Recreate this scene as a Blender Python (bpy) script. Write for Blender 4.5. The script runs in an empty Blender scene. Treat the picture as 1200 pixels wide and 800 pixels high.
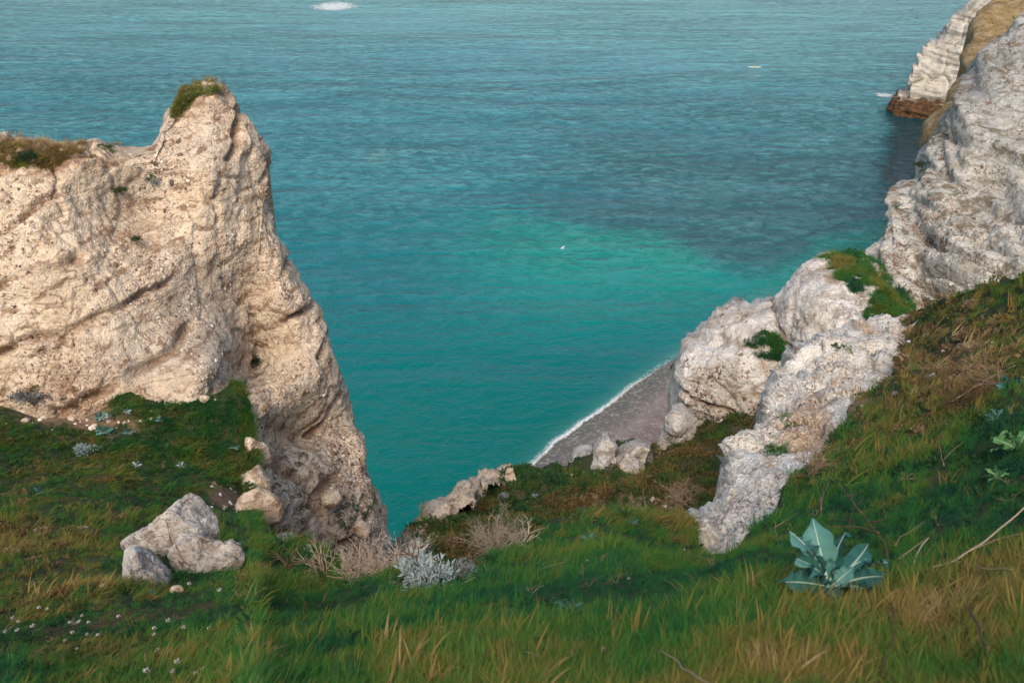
import bpy, math, random
import numpy as np
from mathutils import Vector, Matrix

random.seed(7); rng = np.random.default_rng(7)
R = math.radians
S = bpy.context.scene
COL = S.collection

# ------------------------------------------------------------------ camera
EYE = np.array([0.0, 0.0, 80.0]); PITCH = R(28.0); F = 1178.0
cam_d = bpy.data.cameras.new('camera'); cam = bpy.data.objects.new('camera', cam_d); COL.objects.link(cam)
cam.location = EYE; cam.rotation_euler = (R(90) - PITCH, 0, 0)
cam_d.sensor_width = 36; cam_d.lens = 36 * F / 1200; cam_d.clip_start = 0.05; cam_d.clip_end = 60000
cam_d.dof.use_dof = True; cam_d.dof.focus_distance = 13; cam_d.dof.aperture_fstop = 6.3
S.camera = cam
# ------------------------------------------------------------------ light
SUN_EL, SUN_AZ = R(44), R(188)          # azimuth clockwise from +Y: the sun stands behind the viewer
w = bpy.data.worlds.new('World'); S.world = w; w.use_nodes = True
wn = w.node_tree.nodes; bg = wn['Background']; sky = wn.new('ShaderNodeTexSky')
sky.sky_type = 'NISHITA'; sky.sun_disc = False; sky.sun_elevation = SUN_EL; sky.sun_rotation = SUN_AZ
sky.air_density = 1.0; sky.dust_density = 4.0; sky.ozone_density = 1.0; sky.altitude = 80
w.node_tree.links.new(sky.outputs[0], bg.inputs[0]); bg.inputs[1].default_value = 0.15
sl = bpy.data.lights.new('sun', 'SUN'); sun = bpy.data.objects.new('sun', sl); COL.objects.link(sun)
sl.energy = 1.6; sl.angle = R(22); sl.color = (1, 0.86, 0.70)
sd = Vector((math.sin(SUN_AZ) * math.cos(SUN_EL), math.cos(SUN_AZ) * math.cos(SUN_EL), math.sin(SUN_EL)))
sun.rotation_euler = sd.to_track_quat('Z', 'Y').to_euler()
S.view_settings.view_transform = 'Standard'; S.view_settings.look = 'None'
S.view_settings.exposure = 0.68; S.view_settings.gamma = 1
try: S.cycles.transparent_max_bounces = 12; S.cycles.max_bounces = 4
except Exception: pass

# ------------------------------------------------------------------ helpers
CP, SP = math.cos(PITCH), math.sin(PITCH)
def at(u, v, Y):
    """world points Y metres ahead, seen along photo pixel u, v"""
    u, v, Y = np.broadcast_arrays(np.asarray(u, float), np.asarray(v, float), np.asarray(Y, float))
    xc = (u - 600) / F; yc = (400 - v) / F
    dy = CP + yc * SP; dz = -SP + yc * CP; t = Y / dy
    return np.stack([EYE[0] + xc * t, EYE[1] + Y, EYE[2] + dz * t], -1)
def mpp(u, v, Y):                       # metres per photo pixel there
    return float(Y / (CP + (400 - v) / F * SP) / F)
def sea_Y(v):
    yc = (400 - np.asarray(v, float)) / F
    return 80.0 * (CP + yc * SP) / (SP - yc * CP)

def _h(i, j, k, seed):
    n = (i.astype(np.int64) * 73856093) ^ (j.astype(np.int64) * 19349663) ^ (k.astype(np.int64) * 83492791) ^ (seed * 2654435761)
    n = (n ^ (n >> 13)) & 0x7fffffff
    n = (n * 1274126177) & 0x7fffffff
    n = n ^ (n >> 15); n = (n * 668265263) & 0x7fffffff
    return ((n ^ (n >> 14)) & 0xffffff) / float(0xffffff)
def vn(p, seed=0):
    i = np.floor(p); f = p - i; i = i.astype(np.int64); f = f * f * f * (f * (f * 6 - 15) + 10)
    x, y, z = i[..., 0], i[..., 1], i[..., 2]; fx, fy, fz = f[..., 0], f[..., 1], f[..., 2]
    r = 0
    for a in (0, 1):
        for b in (0, 1):
            for c in (0, 1):
                r = r + _h(x + a, y + b, z + c, seed) * (fx if a else 1 - fx) * (fy if b else 1 - fy) * (fz if c else 1 - fz)
    return r
ROT = np.array([[0.00, 0.80, 0.60], [-0.80, 0.36, -0.48], [-0.60, -0.48, 0.64]])
def fbm(p, sc=1.0, oct=5, seed=0, gain=0.5, ridged=False):
    q = p / sc; a = 1.0; s = 0; t = 0
    for o in range(oct):
        q = q @ ROT.T
        n = vn(q, seed + o)
        if ridged: n = 1 - abs(2 * n - 1)
        s = s + a * n; t += a; a *= gain; q = q * 2.03 + 17.3
    return s / t
def voro(p, sc=1.0, seed=0):
    q = p / sc; i = np.floor(q).astype(np.int64); f1 = np.full(q.shape[:-1], 9.0); f2 = f1.copy(); idv = np.zeros(q.shape[:-1])
    for a in (-1, 0, 1):
        for b in (-1, 0, 1):
            for c in (-1, 0, 1):
                x, y, z = i[..., 0] + a, i[..., 1] + b, i[..., 2] + c
                h1 = _h(x, y, z, seed); h2 = _h(x, y, z, seed + 11); h3 = _h(x, y, z, seed + 23)
                d = np.sqrt((x + h1 - q[..., 0]) ** 2 + (y + h2 - q[..., 1]) ** 2 + (z + h3 - q[..., 2]) ** 2)
                m = d < f1
                f2 = np.where(m, f1, np.minimum(f2, d)); idv = np.where(m, _h(x, y, z, seed + 37), idv); f1 = np.where(m, d, f1)
    return f1, f2, idv
def sstep(a, b, x):
    t = np.clip((x - a) / (b - a), 0, 1); return t * t * (3 - 2 * t)

def rbf(ctrl, c=28.0):
    c_ = np.array(ctrl, float); X = c_[:, :2]; y = np.log(c_[:, 2]); n = len(X)
    d = np.sqrt(((X[:, None] - X[None]) ** 2).sum(-1) + c * c) / 100
    P = np.hstack([np.ones((n, 1)), X / 600])
    A = np.zeros((n + 3, n + 3)); A[:n, :n] = d - np.eye(n) * 0.01; A[:n, n:] = P; A[n:, :n] = P.T
    sol = np.linalg.solve(A, np.concatenate([y, np.zeros(3)]))
    def f(u, v):
        sh = u.shape; q = np.stack([u.ravel(), v.ravel()], -1); out = np.zeros(len(q))
        for k in range(0, len(q), 20000):
            b = q[k:k + 20000]
            dd = np.sqrt(((b[:, None] - X[None]) ** 2).sum(-1) + c * c) / 100
            out[k:k + 20000] = dd @ sol[:n] + sol[n] + (b / 600) @ sol[n + 1:]
        return np.exp(out).reshape(sh)
    return f

def tag(o, label=None, cat=None, group=None, kind=None):
    if label: o['label'] = label
    if cat: o['category'] = cat
    if group: o['group'] = group
    if kind: o['kind'] = kind
    return o
def mesh_obj(name, verts, faces, mat, parent=None, smooth=True, attrs=None, uvs=None):
    me = bpy.data.meshes.new(name)
    verts = np.asarray(verts, np.float32).reshape(-1, 3)
    if isinstance(faces, np.ndarray):
        nf, k = faces.shape
        me.vertices.add(len(verts)); me.vertices.foreach_set('co', verts.ravel())
        me.loops.add(nf * k); me.loops.foreach_set('vertex_index', faces.ravel().astype(np.int32))
        me.polygons.add(nf); me.polygons.foreach_set('loop_start', np.arange(0, nf * k, k, dtype=np.int32))
        me.polygons.foreach_set('loop_total', np.full(nf, k, np.int32))
        me.update(calc_edges=True)
    else:
        me.from_pydata([tuple(map(float, v)) for v in verts], [], faces)
    if smooth: me.polygons.foreach_set('use_smooth', np.ones(len(me.polygons), bool))
    for nm, arr in (attrs or {}).items():
        a = me.color_attributes.new(nm, 'FLOAT_COLOR', 'POINT'); a.data.foreach_set('color', np.asarray(arr, np.float32).ravel())
    if mat: me.materials.append(mat)
    o = bpy.data.objects.new(name, me); COL.objects.link(o)
    if parent: o.parent = parent
    return o
def empty(name, loc, rz=0.0, **k):
    o = bpy.data.objects.new(name, None); o.empty_display_size = .2; COL.objects.link(o)
    o.location = tuple(map(float, loc)); o.rotation_euler = (0, 0, rz); tag(o, **k); return o

# ---- node helper
class NT:
    def __init__(s, name):
        s.m = bpy.data.materials.new(name); s.m.use_nodes = True; s.t = s.m.node_tree; s.n = s.t.nodes; s.n.clear()
        s.out = s.n.new('ShaderNodeOutputMaterial')
    def node(s, typ, **kw):
        n = s.n.new(typ)
        for k, v in kw.items():
            if k.startswith('i_'): s.put(n.inputs[k[2:]], v)
            elif k.startswith('x'): s.put(n.inputs[int(k[1:])], v)
            else: setattr(n, k, v)
        return n
    def put(s, inp, v):
        if hasattr(v, 'is_output') or isinstance(v, bpy.types.NodeSocket): s.t.links.new(v, inp)
        else: inp.default_value = v
    def coord(s): return s.node('ShaderNodeNewGeometry').outputs['Position']
    def map(s, vec, sc=(1, 1, 1), rot=(0, 0, 0)):
        return s.node('ShaderNodeMapping', i_Vector=vec, i_Scale=sc, i_Rotation=rot).outputs[0]
    def noise(s, vec, scale, detail=4, rough=.55, dist=0.0):
        return s.node('ShaderNodeTexNoise', i_Vector=vec, i_Scale=scale, i_Detail=detail, i_Roughness=rough, i_Distortion=dist).outputs[0]
    def vor(s, vec, scale, feature='F1'):
        n = s.node('ShaderNodeTexVoronoi', feature=feature, i_Vector=vec, i_Scale=scale); return n
    def ramp(s, fac, stops, interp='LINEAR'):
        n = s.node('ShaderNodeValToRGB', i_Fac=fac); r = n.color_ramp; r.interpolation = interp
        while len(r.elements) < len(stops): r.elements.new(.5)
        for e, (p, c) in zip(r.elements, stops):
            e.position = p; e.color = (c, c, c, 1) if not hasattr(c, '__len__') else (*c, 1)
        return n.outputs[0]
    def mix(s, fac, a, b, bt='MIX'):
        n = s.node('ShaderNodeMix', data_type='RGBA', blend_type=bt, clamp_factor=True)
        s.put(n.inputs[0], fac); s.put(n.inputs[6], a if not isinstance(a, tuple) else (*a, 1)); s.put(n.inputs[7], b if not isinstance(b, tuple) else (*b, 1))
        return n.outputs[2]
    def math(s, op, a, b=0.0):
        n = s.node('ShaderNodeMath', operation=op); s.put(n.inputs[0], a); s.put(n.inputs[1], b); return n.outputs[0]
    def attr(s, name, typ='GEOMETRY'):
        return s.node('ShaderNodeAttribute', attribute_name=name, attribute_type=typ)
    def bump(s, h, dist, strength=1.0, normal=None):
        n = s.node('ShaderNodeBump', i_Height=h, i_Distance=dist, i_Strength=strength)
        if normal: s.put(n.inputs['Normal'], normal)
        return n.outputs[0]
    def pbr(s, col, rough=.8, normal=None, spec=.3, **kw):
        n = s.node('ShaderNodeBsdfPrincipled')
        s.put(n.inputs['Base Color'], col if not isinstance(col, tuple) else (*col, 1)); s.put(n.inputs['Roughness'], rough)
        s.put(n.inputs['Specular IOR Level'], spec)
        if normal: s.put(n.inputs['Normal'], normal)
        for k, v in kw.items(): s.put(n.inputs[k], v)
        return n.outputs[0]
    def done(s, sh): s.put(s.out.inputs[0], sh); return s.m

def chalk(name, c1, c2, stain, grey, fl, dist, pits=.5, bed=None):
    """chalk: c1/c2 pale tones, stain = rust and soil, grey = lichen, fl = flint; dist scales the grain (size of fine features, m)"""
    m = NT(name); P = m.coord(); k = 1 / dist
    a = m.attr('mask'); sep = m.node('ShaderNodeSeparateColor', i_Color=a.outputs['Color'])
    ms, mg, mb = sep.outputs[0], sep.outputs[1], sep.outputs[2]
    n1 = m.noise(P, .10 * k, 6, .62); n2 = m.noise(P, .45 * k, 6, .65); n3 = m.noise(P, 1.3 * k, 5, .7)
    col = m.mix(m.ramp(n1, [(.38, 0.0), (.62, 1.0)]), c1, c2)
    n4 = m.noise(P, 2.6 * k, 4, .7); lay_ = m.noise(m.map(P, (.35, .35, 1.6), (.25, -.35, 0)), .8 * k, 5, .7)
    # rust and soil staining
    f = m.math('ADD', ms, m.math('MULTIPLY', m.math('SUBTRACT', n2, .5), 1.7))
    f = m.math('ADD', f, m.math('MULTIPLY', m.math('SUBTRACT', lay_, .5), .9))
    col = m.mix(m.math('MULTIPLY', m.ramp(f, [(.38, 0.0), (.82, 1.0)]), .85), col, m.mix(m.ramp(n3, [(.4, 0.), (.6, 1.)]), stain, tuple(.5 * (a_ + b_) for a_, b_ in zip(stain, c2))))
    f = m.math('ADD', mg, m.math('MULTIPLY', m.math('SUBTRACT', m.noise(m.map(P, (1, 1, 1), (.4, .2, .9)), .6 * k, 5, .7), .5), 2.0))
    col = m.mix(m.math('MULTIPLY', m.ramp(f, [(.35, 0.0), (.85, 1.0)]), .7), col, grey)
    # tone mottling
    col = m.mix(.62, col, m.ramp(n3, [(.30, .50), (.45, .95), (.68, 1.12)]), 'MULTIPLY')
    col = m.mix(.5, col, m.ramp(n4, [(.34, .60), (.48, 1.0), (.66, 1.12)]), 'MULTIPLY')
    # thin joints
    wp = m.node('ShaderNodeVectorMath', operation='ADD'); m.put(wp.inputs[0], P)
    wn_ = m.node('ShaderNodeTexNoise', i_Vector=P, i_Scale=.5 * k, i_Detail=4.0).outputs[1]
    sc_ = m.node('ShaderNodeVectorMath', operation='SCALE'); m.put(sc_.inputs[0], wn_); m.put(sc_.inputs['Scale'], 2.2 * dist); m.put(wp.inputs[1], sc_.outputs[0])
    vd = m.vor(wp.outputs[0], .16 * k, 'DISTANCE_TO_EDGE')
    jt = m.math('MULTIPLY', m.ramp(vd.outputs['Distance'], [(.0, 1.), (.035, 0.)]), m.ramp(m.noise(P, .2 * k, 2), [(.48, 0.), (.58, .75)]))
    col = m.mix(jt, col, tuple(x * .55 for x in stain))
    # embedded flint and pits
    v = m.vor(m.map(P, (1, 1, 1.2), (.3, .5, .1)), .75 * k)
    sp = m.math('ADD', m.ramp(v.outputs['Distance'], [(.10, 1.0), (.38, 0.0)]), m.math('MULTIPLY', mb, .55))
    sp = m.math('MULTIPLY', sp, m.ramp(m.noise(P, .33 * k, 4, .6), [(.47, 0.0), (.60, 1.0)]))
    sp = m.math('MULTIPLY', m.ramp(m.math('ADD', sp, m.math('MULTIPLY', mb, .25)), [(.25, 0.0), (.75, 1.0)]), pits + .2)
    v2 = m.math('MULTIPLY', m.ramp(n4, [(.565, 0.), (.61, 1.)]), m.ramp(m.math('ADD', m.noise(P, .22 * k, 4, .6), m.math('MULTIPLY', mb, .14)), [(.49, .0), (.60, .85)]))
    sp = m.math('MAXIMUM', sp, v2)
    if bed:                                       # bedding: thin seams of flint and soil between the beds of chalk
        tx, ty, per, amt = bed; xyz = m.node('ShaderNodeSeparateXYZ', i_Vector=P)
        q = m.math('ADD', xyz.outputs[2], m.math('ADD', m.math('MULTIPLY', xyz.outputs[0], tx), m.math('MULTIPLY', xyz.outputs[1], ty)))
        q = m.math('ADD', m.math('DIVIDE', q, per), m.math('MULTIPLY', m.noise(P, .12 * k, 4, .6), 1.5))
        ln_ = m.math('ABSOLUTE', m.math('SUBTRACT', m.math('FRACT', q), .5))
        seam = m.math('MULTIPLY', m.ramp(m.math('ADD', ln_, m.math('MULTIPLY', m.math('SUBTRACT', n3, .5), .22)), [(.0, 1.), (.07, .8), (.13, 0.)]), m.ramp(m.noise(P, .22 * k, 3, .6), [(.46, 0.), (.58, 1.)]))
        fine = m.math('MULTIPLY', m.ramp(m.noise(m.map(P, (.12, .12, 1.0), (math.atan(ty), -math.atan(tx), 0)), 1.1 * k, 3, .6), [(.36, 1.), (.46, 0.)]), .45)
        seam = m.math('MULTIPLY', m.math('MAXIMUM', seam, fine), amt)
        col = m.mix(m.math('MULTIPLY', seam, .85), col, m.mix(m.ramp(n4, [(.45, 0.), (.55, 1.)]), tuple(.7 * x for x in stain), fl)); sp = m.math('MAXIMUM', sp, seam)
    col = m.mix(sp, col, m.mix(m.noise(P, 2.1 * k, 2), fl, stain))
    h = m.math('ADD', m.math('MULTIPLY', n2, .9), m.math('MULTIPLY', n3, .5))
    h = m.math('SUBTRACT', h, m.math('MULTIPLY', m.ramp(m.vor(P, 1.5 * k).outputs['Distance'], [(0.0, 1.0), (.5, 0.0)]), .28))
    h = m.math('ADD', h, m.math('MULTIPLY', m.noise(P, 4 * k, 3, .7), .25))
    h = m.math('SUBTRACT', m.math('ADD', h, m.math('MULTIPLY', lay_, .5)), m.math('MULTIPLY', m.math('ADD', jt, sp), .25))
    nb = m.bump(h, dist * .9, 1.0)
    return m.done(m.pbr(col, .9, nb, .15))

def sheet(name, top, bot, ctrl, mat=None, step=2.2, rnd=(14, .5), disp=None, back=((.4, .2), (1.2, 1.5)), mask=None,
          parent=None, c=28.0, low=None, link=True, pad=None):
    """a solid skin: front surface between two traced edges at real distances, rolled over its crest and down its far side"""
    T, B = np.array(top, float), np.array(bot, float)
    seg = np.maximum(np.linalg.norm(np.diff(T, axis=0), axis=1), np.linalg.norm(np.diff(B, axis=0), axis=1))
    s = np.concatenate([[0], np.cumsum(seg)]); ns = int(s[-1] / step) + 2
    sv = np.linspace(0, s[-1], ns)
    tu, tv, bu, bv = (np.interp(sv, s, a) for a in (T[:, 0], T[:, 1], B[:, 0], B[:, 1]))
    ln = np.hypot(tu - bu, tv - bv); nv = int(np.percentile(ln, 85) / step) + 3
    k = np.linspace(0, 1, nv)[:, None]
    U = tu + (bu - tu) * k; V = tv + (bv - tv) * k
    Y = rbf(ctrl, c)(U, V)
    if rnd:
        wpx, rad = rnd
        t = np.clip(1 - (k * ln[None]) / wpx, 0, 1); Y = Y + rad * (1 - np.sqrt(np.clip(1 - t * t, 0, 1)))
    P = at(U, V, Y)
    E = P[0]; A = E - EYE; A[:, 2] = 0; A /= np.linalg.norm(A, axis=1)[:, None]
    rows = []
    for (aw, dn) in back[::-1]:
        q = E + A * aw; q[:, 2] -= dn
        if dn >= 500: q[:, 2] = -2.0
        rows.append(q)
    nb = len(rows)
    G = np.concatenate([np.array(rows).reshape(nb, ns, 3), P], 0) if nb else P
    if low is not None:                           # continue the front down to a depth
        q = G[-1] + np.array([0, 0, 0.0]); q[:, 2] = low; G = np.concatenate([G, q[None]], 0)
    UU = np.concatenate([np.repeat(U[:1], nb, 0), U] + ([U[-1:]] if low is not None else []), 0)
    VV = np.concatenate([np.repeat(V[:1], nb, 0), V] + ([V[-1:]] if low is not None else []), 0)
    if pad is not None:                           # carry the ground on behind and to both sides of the viewer
        offs = np.array(pad); ext = G[-1][None] + np.stack([offs * 0, -offs, offs * .10], -1)[:, None]; G = np.concatenate([G, ext], 0)
        UU = np.concatenate([UU, np.repeat(UU[-1:], len(offs), 0)], 0); VV = np.concatenate([VV, np.full((len(offs), ns), 2000.0)], 0)
    ds = np.gradient(G, axis=1); dv = np.gradient(G, axis=0)
    N = np.cross(ds, dv); N /= np.linalg.norm(N, axis=-1)[..., None] + 1e-9
    mid = N[nb:nb + nv]; sg = np.sign((mid * (EYE - P)).sum(-1).mean()); N *= sg
    W = np.ones(G.shape[:2])
    info = dict(U=UU, V=VV, nb=nb, nv=nv, ns=ns)
    if disp:
        d, m_ = disp(G, N, UU, VV)
        G = G + N * d[..., None]
    else: m_ = np.zeros(G.shape[:2] + (3,))
    if mask is not None: m_ = mask(G, UU, VV, m_)
    nr = G.shape[0]
    idx = np.arange(nr * ns).reshape(nr, ns)
    a, b_, c_, d_ = idx[:-1, :-1], idx[:-1, 1:], idx[1:, 1:], idx[1:, :-1]
    faces = np.stack([a, d_, c_, b_] if sg > 0 else [a, b_, c_, d_], -1).reshape(-1, 4)
    m4 = np.concatenate([np.clip(m_, 0, 1), np.ones(G.shape[:2] + (1,))], -1)
    o = mesh_obj(name, G.reshape(-1, 3), faces, mat, parent, attrs={'mask': m4.reshape(-1, 4)}) if link else None
    info.update(G=G, N=N, o=o, M=m_)
    return o, info

def chalk_disp(sc, amp=1.0, tilt=(0, 0), band=0.0, period=1.6, seed=0, grey=.25, stain=.2, blobs=(), rw=1.0, bw=1.0, gw=1.0):
    """sc = size of one fine feature in metres; tilt: how bedding dips along x and y"""
    def f(G, N, U, V):
        wv = G + (fbm(G, 22 * sc, 3, seed + 90)[..., None] - .5) * 16 * sc
        big = (fbm(wv, 48 * sc, 4, seed) - .5) * 11 * sc * gw
        rough = (fbm(G, 11 * sc, 6, seed + 4, .60) - .5) * 6 * sc * rw
        f1, f2, cid = voro(wv * np.array([1, 1, .75]), 21 * sc, seed + 1)
        mk1 = sstep(.42, .58, fbm(G, 40 * sc, 2, seed + 60)); mk2 = sstep(.45, .60, fbm(G, 26 * sc, 2, seed + 61))
        blk = ((cid - .5) * 2.6 * sc - 1.3 * sc * (1 - sstep(0, .09, f2 - f1))) * (.25 + .75 * mk1)
        f1b, f2b, cb = voro(wv + .3 * sc, 7.0 * sc, seed + 2)
        blk2 = ((cb - .5) * 1.9 * sc - .8 * sc * (1 - sstep(0, .10, f2b - f1b))) * mk2
        rid = (fbm(G, 9 * sc, 4, seed + 5, .55, True) - .5) * 2.0 * sc
        f1c, _, cc = voro(G, 2.3 * sc, seed + 3)
        nod = (0.5 - f1c) * 1.3 * sc * (.18 + .82 * sstep(.45, .62, fbm(G, 16 * sc, 3, seed + 8)))
        blk = blk * bw + rough
        q = (G[..., 2] + tilt[0] * G[..., 0] + tilt[1] * G[..., 1] + (fbm(G, 40 * sc, 3, seed + 6) - .5) * 26 * sc) / (period)
        ph = np.abs(q - np.floor(q) - .5) * 2
        bm = sstep(.72, .98, ph) * sstep(.40, .60, fbm(G, 20 * sc, 3, seed + 7))
        d = amp * (big + blk + blk2 + rid + nod) - band * bm * 4 * sc
        st = stain + (fbm(G, 30 * sc, 4, seed + 14) - .5) * .9
        gr = grey + (fbm(G, 34 * sc, 4, seed + 15) - .5) * 1.1
        st = st + .75 * bm * (band > 0)
        crev = (1 - sstep(0, .08, f2 - f1)) * .2 * mk1 + (1 - sstep(0, .10, f2b - f1b)) * .2 * mk2 + np.clip(.47 - fbm(G, 11 * sc, 6, seed + 4, .60), 0, .2) * 3
        st = st + crev * .6
        pit = bm * band + .0 * st
        for (bu, bv_, ru, rv, ds_, dg, db) in blobs:
            g = np.exp(-(((U - bu) / ru) ** 2 + ((V - bv_) / rv) ** 2))
            st = st + ds_ * g; gr = gr + dg * g; pit = pit + db * g
        return d, np.stack([st, gr, pit], -1)
    return f

# ---- scattering
def gn_group(coll):
    g = bpy.data.node_groups.new('scatter', 'GeometryNodeTree')
    g.interface.new_socket('Geometry', in_out='INPUT', socket_type='NodeSocketGeometry')
    g.interface.new_socket('Geometry', in_out='OUTPUT', socket_type='NodeSocketGeometry')
    n = g.nodes; L = g.links.new
    i = n.new('NodeGroupInput'); o = n.new('NodeGroupOutput')
    ci = n.new('GeometryNodeCollectionInfo'); ci.inputs[0].default_value = coll; ci.inputs[1].default_value = True; ci.inputs[2].default_value = True
    ip = n.new('GeometryNodeInstanceOnPoints'); ip.inputs['Pick Instance'].default_value = True
    def at_(nm, typ):
        a = n.new('GeometryNodeInputNamedAttribute'); a.data_type = typ; a.inputs[0].default_value = nm; return a.outputs[0]
    er = n.new('FunctionNodeEulerToRotation')
    L(i.outputs[0], ip.inputs['Points']); L(ci.outputs[0], ip.inputs['Instance'])
    L(at_('pick', 'INT'), ip.inputs['Instance Index']); L(at_('rot', 'FLOAT_VECTOR'), er.inputs[0]); L(er.outputs[0], ip.inputs['Rotation'])
    L(at_('scl', 'FLOAT_VECTOR'), ip.inputs['Scale']); L(ip.outputs[0], o.inputs[0])
    return g
def make_coll(name, objs):
    c = bpy.data.collections.new(name)
    for o in objs:
        for cc in list(o.users_collection): cc.objects.unlink(o)
        c.objects.link(o)
    return c
def scatter(name, coll, pts, rot, scl, pick, tint, label=None, cat=None):
    me = bpy.data.meshes.new(name); pts = np.asarray(pts, np.float32); n = len(pts)
    me.vertices.add(n); me.vertices.foreach_set('co', pts.ravel())
    for nm, typ, arr in (('rot', 'FLOAT_VECTOR', rot), ('scl', 'FLOAT_VECTOR', scl)):
        me.attributes.new(nm, typ, 'POINT').data.foreach_set('vector', np.asarray(arr, np.float32).ravel())
    me.attributes.new('pick', 'INT', 'POINT').data.foreach_set('value', np.asarray(pick, np.int32))
    me.attributes.new('tint', 'FLOAT', 'POINT').data.foreach_set('value', np.asarray(tint, np.float32))
    o = bpy.data.objects.new(name, me); COL.objects.link(o); tag(o, label, cat, None, 'stuff')
    md = o.modifiers.new('scatter', 'NODES'); md.node_group = gn_group(coll)
    return o
def sample(info, n, dens, back_rows=0):
    """random points of a skin; dens(u, v, P) in 0..1"""
    nb, nv, ns = info['nb'], info['nv'], info['ns']
    lo_ = min(nb, back_rows); r = rng.random(n) * (nv - 1.001 + lo_) + nb - lo_; c_ = rng.random(n) * (ns - 1.001)
    i, j = r.astype(int), c_.astype(int); a, b = (r - i)[:, None], (c_ - j)[:, None]
    def L(X):
        X = X if X.ndim == 3 else X[..., None]
        return X[i, j] * (1 - a) * (1 - b) + X[i + 1, j] * a * (1 - b) + X[i, j + 1] * (1 - a) * b + X[i + 1, j + 1] * a * b
    G, U, V, N = L(info['G']), L(info['U'])[:, 0], L(info['V'])[:, 0], L(info['N'])
    keep = rng.random(n) < dens(U, V, G)
    return G[keep], U[keep], V[keep], N[keep]
def blobf(base, blobs):
    def f(U, V):
        x = np.full(np.shape(U), float(base))
        for (bu, bv_, ru, rv, d) in blobs: x = x + d * np.exp(-(((U - bu) / ru) ** 2 + ((V - bv_) / rv) ** 2))
        return x
    return f
def poly_in(U, V, poly):
    p = np.array(poly, float); ins = np.zeros(np.shape(U), bool); j = len(p) - 1
    for i in range(len(p)):
        c_ = ((p[i, 1] > V) != (p[j, 1] > V)) & (U < (p[j, 0] - p[i, 0]) * (V - p[i, 1]) / (p[j, 1] - p[i, 1] + 1e-9) + p[i, 0])
        ins ^= c_; j = i
    return ins

# ================================================================== materials of the land
M_left = chalk('warm_chalk', (.70, .585, .44), (.59, .465, .33), (.30, .17, .095), (.42, .37, .31), (.20, .13, .09), .11, .5, (-.42, .10, .62, .8))
M_boul = chalk('boulder_chalk', (.66, .62, .56), (.42, .37, .31), (.20, .13, .08), (.30, .29, .27), (.10, .09, .08), .05)
M_out = chalk('pale_chalk', (.66, .635, .59), (.52, .475, .41), (.36, .25, .15), (.33, .35, .36), (.14, .12, .10), .20, .5, (0, 0, 1.5, .45))
M_ridge = chalk('ridge_chalk', (.82, .79, .71), (.66, .60, .50), (.50, .31, .17), (.36, .38, .38), (.15, .13, .12), .10)
M_right = chalk('grey_chalk', (.56, .54, .48), (.45, .43, .365), (.30, .235, .15), (.28, .29, .275), (.10, .09, .07), .26, .5, (0, 0, 2.3, 1.0))

def soil_mat():
    m = NT('soil'); P = m.coord(); a = m.attr('mask'); sep = m.node('ShaderNodeSeparateColor', i_Color=a.outputs['Color'])
    n1 = m.noise(P, 1.4, 6, .65); n2 = m.noise(P, 9, 5, .7)
    col = m.ramp(n1, [(.3, (.018, .034, .014)), (.5, (.035, .05, .02)), (.68, (.085, .06, .032))])
    col = m.mix(m.ramp(m.math('ADD', sep.outputs[0], m.math('SUBTRACT', n2, .5)), [(.4, 0.), (.7, 1.)]), col, (.20, .125, .075))
    ck = m.mix(m.noise(P, 2.2, 6, .7), (.30, .20, .12), (.66, .55, .42)); ck = m.mix(.8, ck, m.ramp(m.noise(P, 6.5, 5, .75), [(.36, .3), (.5, .95), (.65, 1.15)]), 'MULTIPLY')
    col = m.mix(m.ramp(m.math('ADD', sep.outputs[1], m.math('MULTIPLY', m.math('SUBTRACT', m.noise(P, 3.5, 5, .7), .5), 1.3)), [(.45, 0.), (.6, 1.)]), col, ck)
    return m.done(m.pbr(col, .95, m.bump(m.math('ADD', n2, n1), .06, .9), .1))
M_soil = soil_mat()

# ================================================================== left cliff with its pinnacle
L_top = [(-200,150),(-60,152),(0,155),(40,156),(80,161),(120,168),(160,175),(178,171),(186,150),(199,118),(211,100),(232,91),(255,95),(271,112),
         (286,135),(301,160),(312,175),(315,192),(311,215),(307,235),(320,256),(331,286),(345,325),(360,345),(377,364),(381,400),(390,430),(402,470),
         (410,500),(419,520),(413,550),(424,570),(432,595),(440,615),(441,650),(440,700)]
L_bot = [(-200,600),(-70,600),(0,600),(30,602),(60,605),(90,612),(110,618),(122,620),(130,622),(145,625),(155,630),(170,632),(185,635),(200,640),
         (215,645),(230,648),(240,652),(250,655),(262,660),(275,665),(290,670),(305,678),(320,685),(335,690),(350,698),(365,705),(380,712),(390,718),
         (400,722),(405,725),(410,728),(415,730),(420,735),(428,740),(432,745),(436,750)]
L_ctrl = [(-200,150,24),(0,155,24),(100,165,24.6),(178,172,25.6),(235,92,27.4),(200,130,27),(290,140,28),(315,190,28),(250,200,25.6),(280,240,26.2),(172,235,25.2),(140,240,24.5),
  (0,300,21.6),(100,300,22.2),(200,300,23.6),(280,300,25.6),(252,300,24.8),(292,345,25.9),(292,400,25.7),(330,350,25.4),(360,370,26),(378,366,26.7),(0,450,20.3),(100,450,20.3),(200,450,21),(260,430,22.2),
  (285,440,25.3),(320,450,23.8),(355,440,24.0),(380,450,24.7),(402,470,25.8),(350,550,21.8),(300,540,20.2),(300,480,21.6),(395,550,23.5),(416,530,24.2),(300,600,18.4),(360,620,20.0),(420,620,22.3),(440,630,23),(300,680,20),(430,720,20.5),
  (-200,300,21),(-200,450,19.5),(0,600,19),(150,600,19.3),(60,230,23),(215,370,22.9),(330,520,23.4),(375,500,24.6)]
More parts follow.
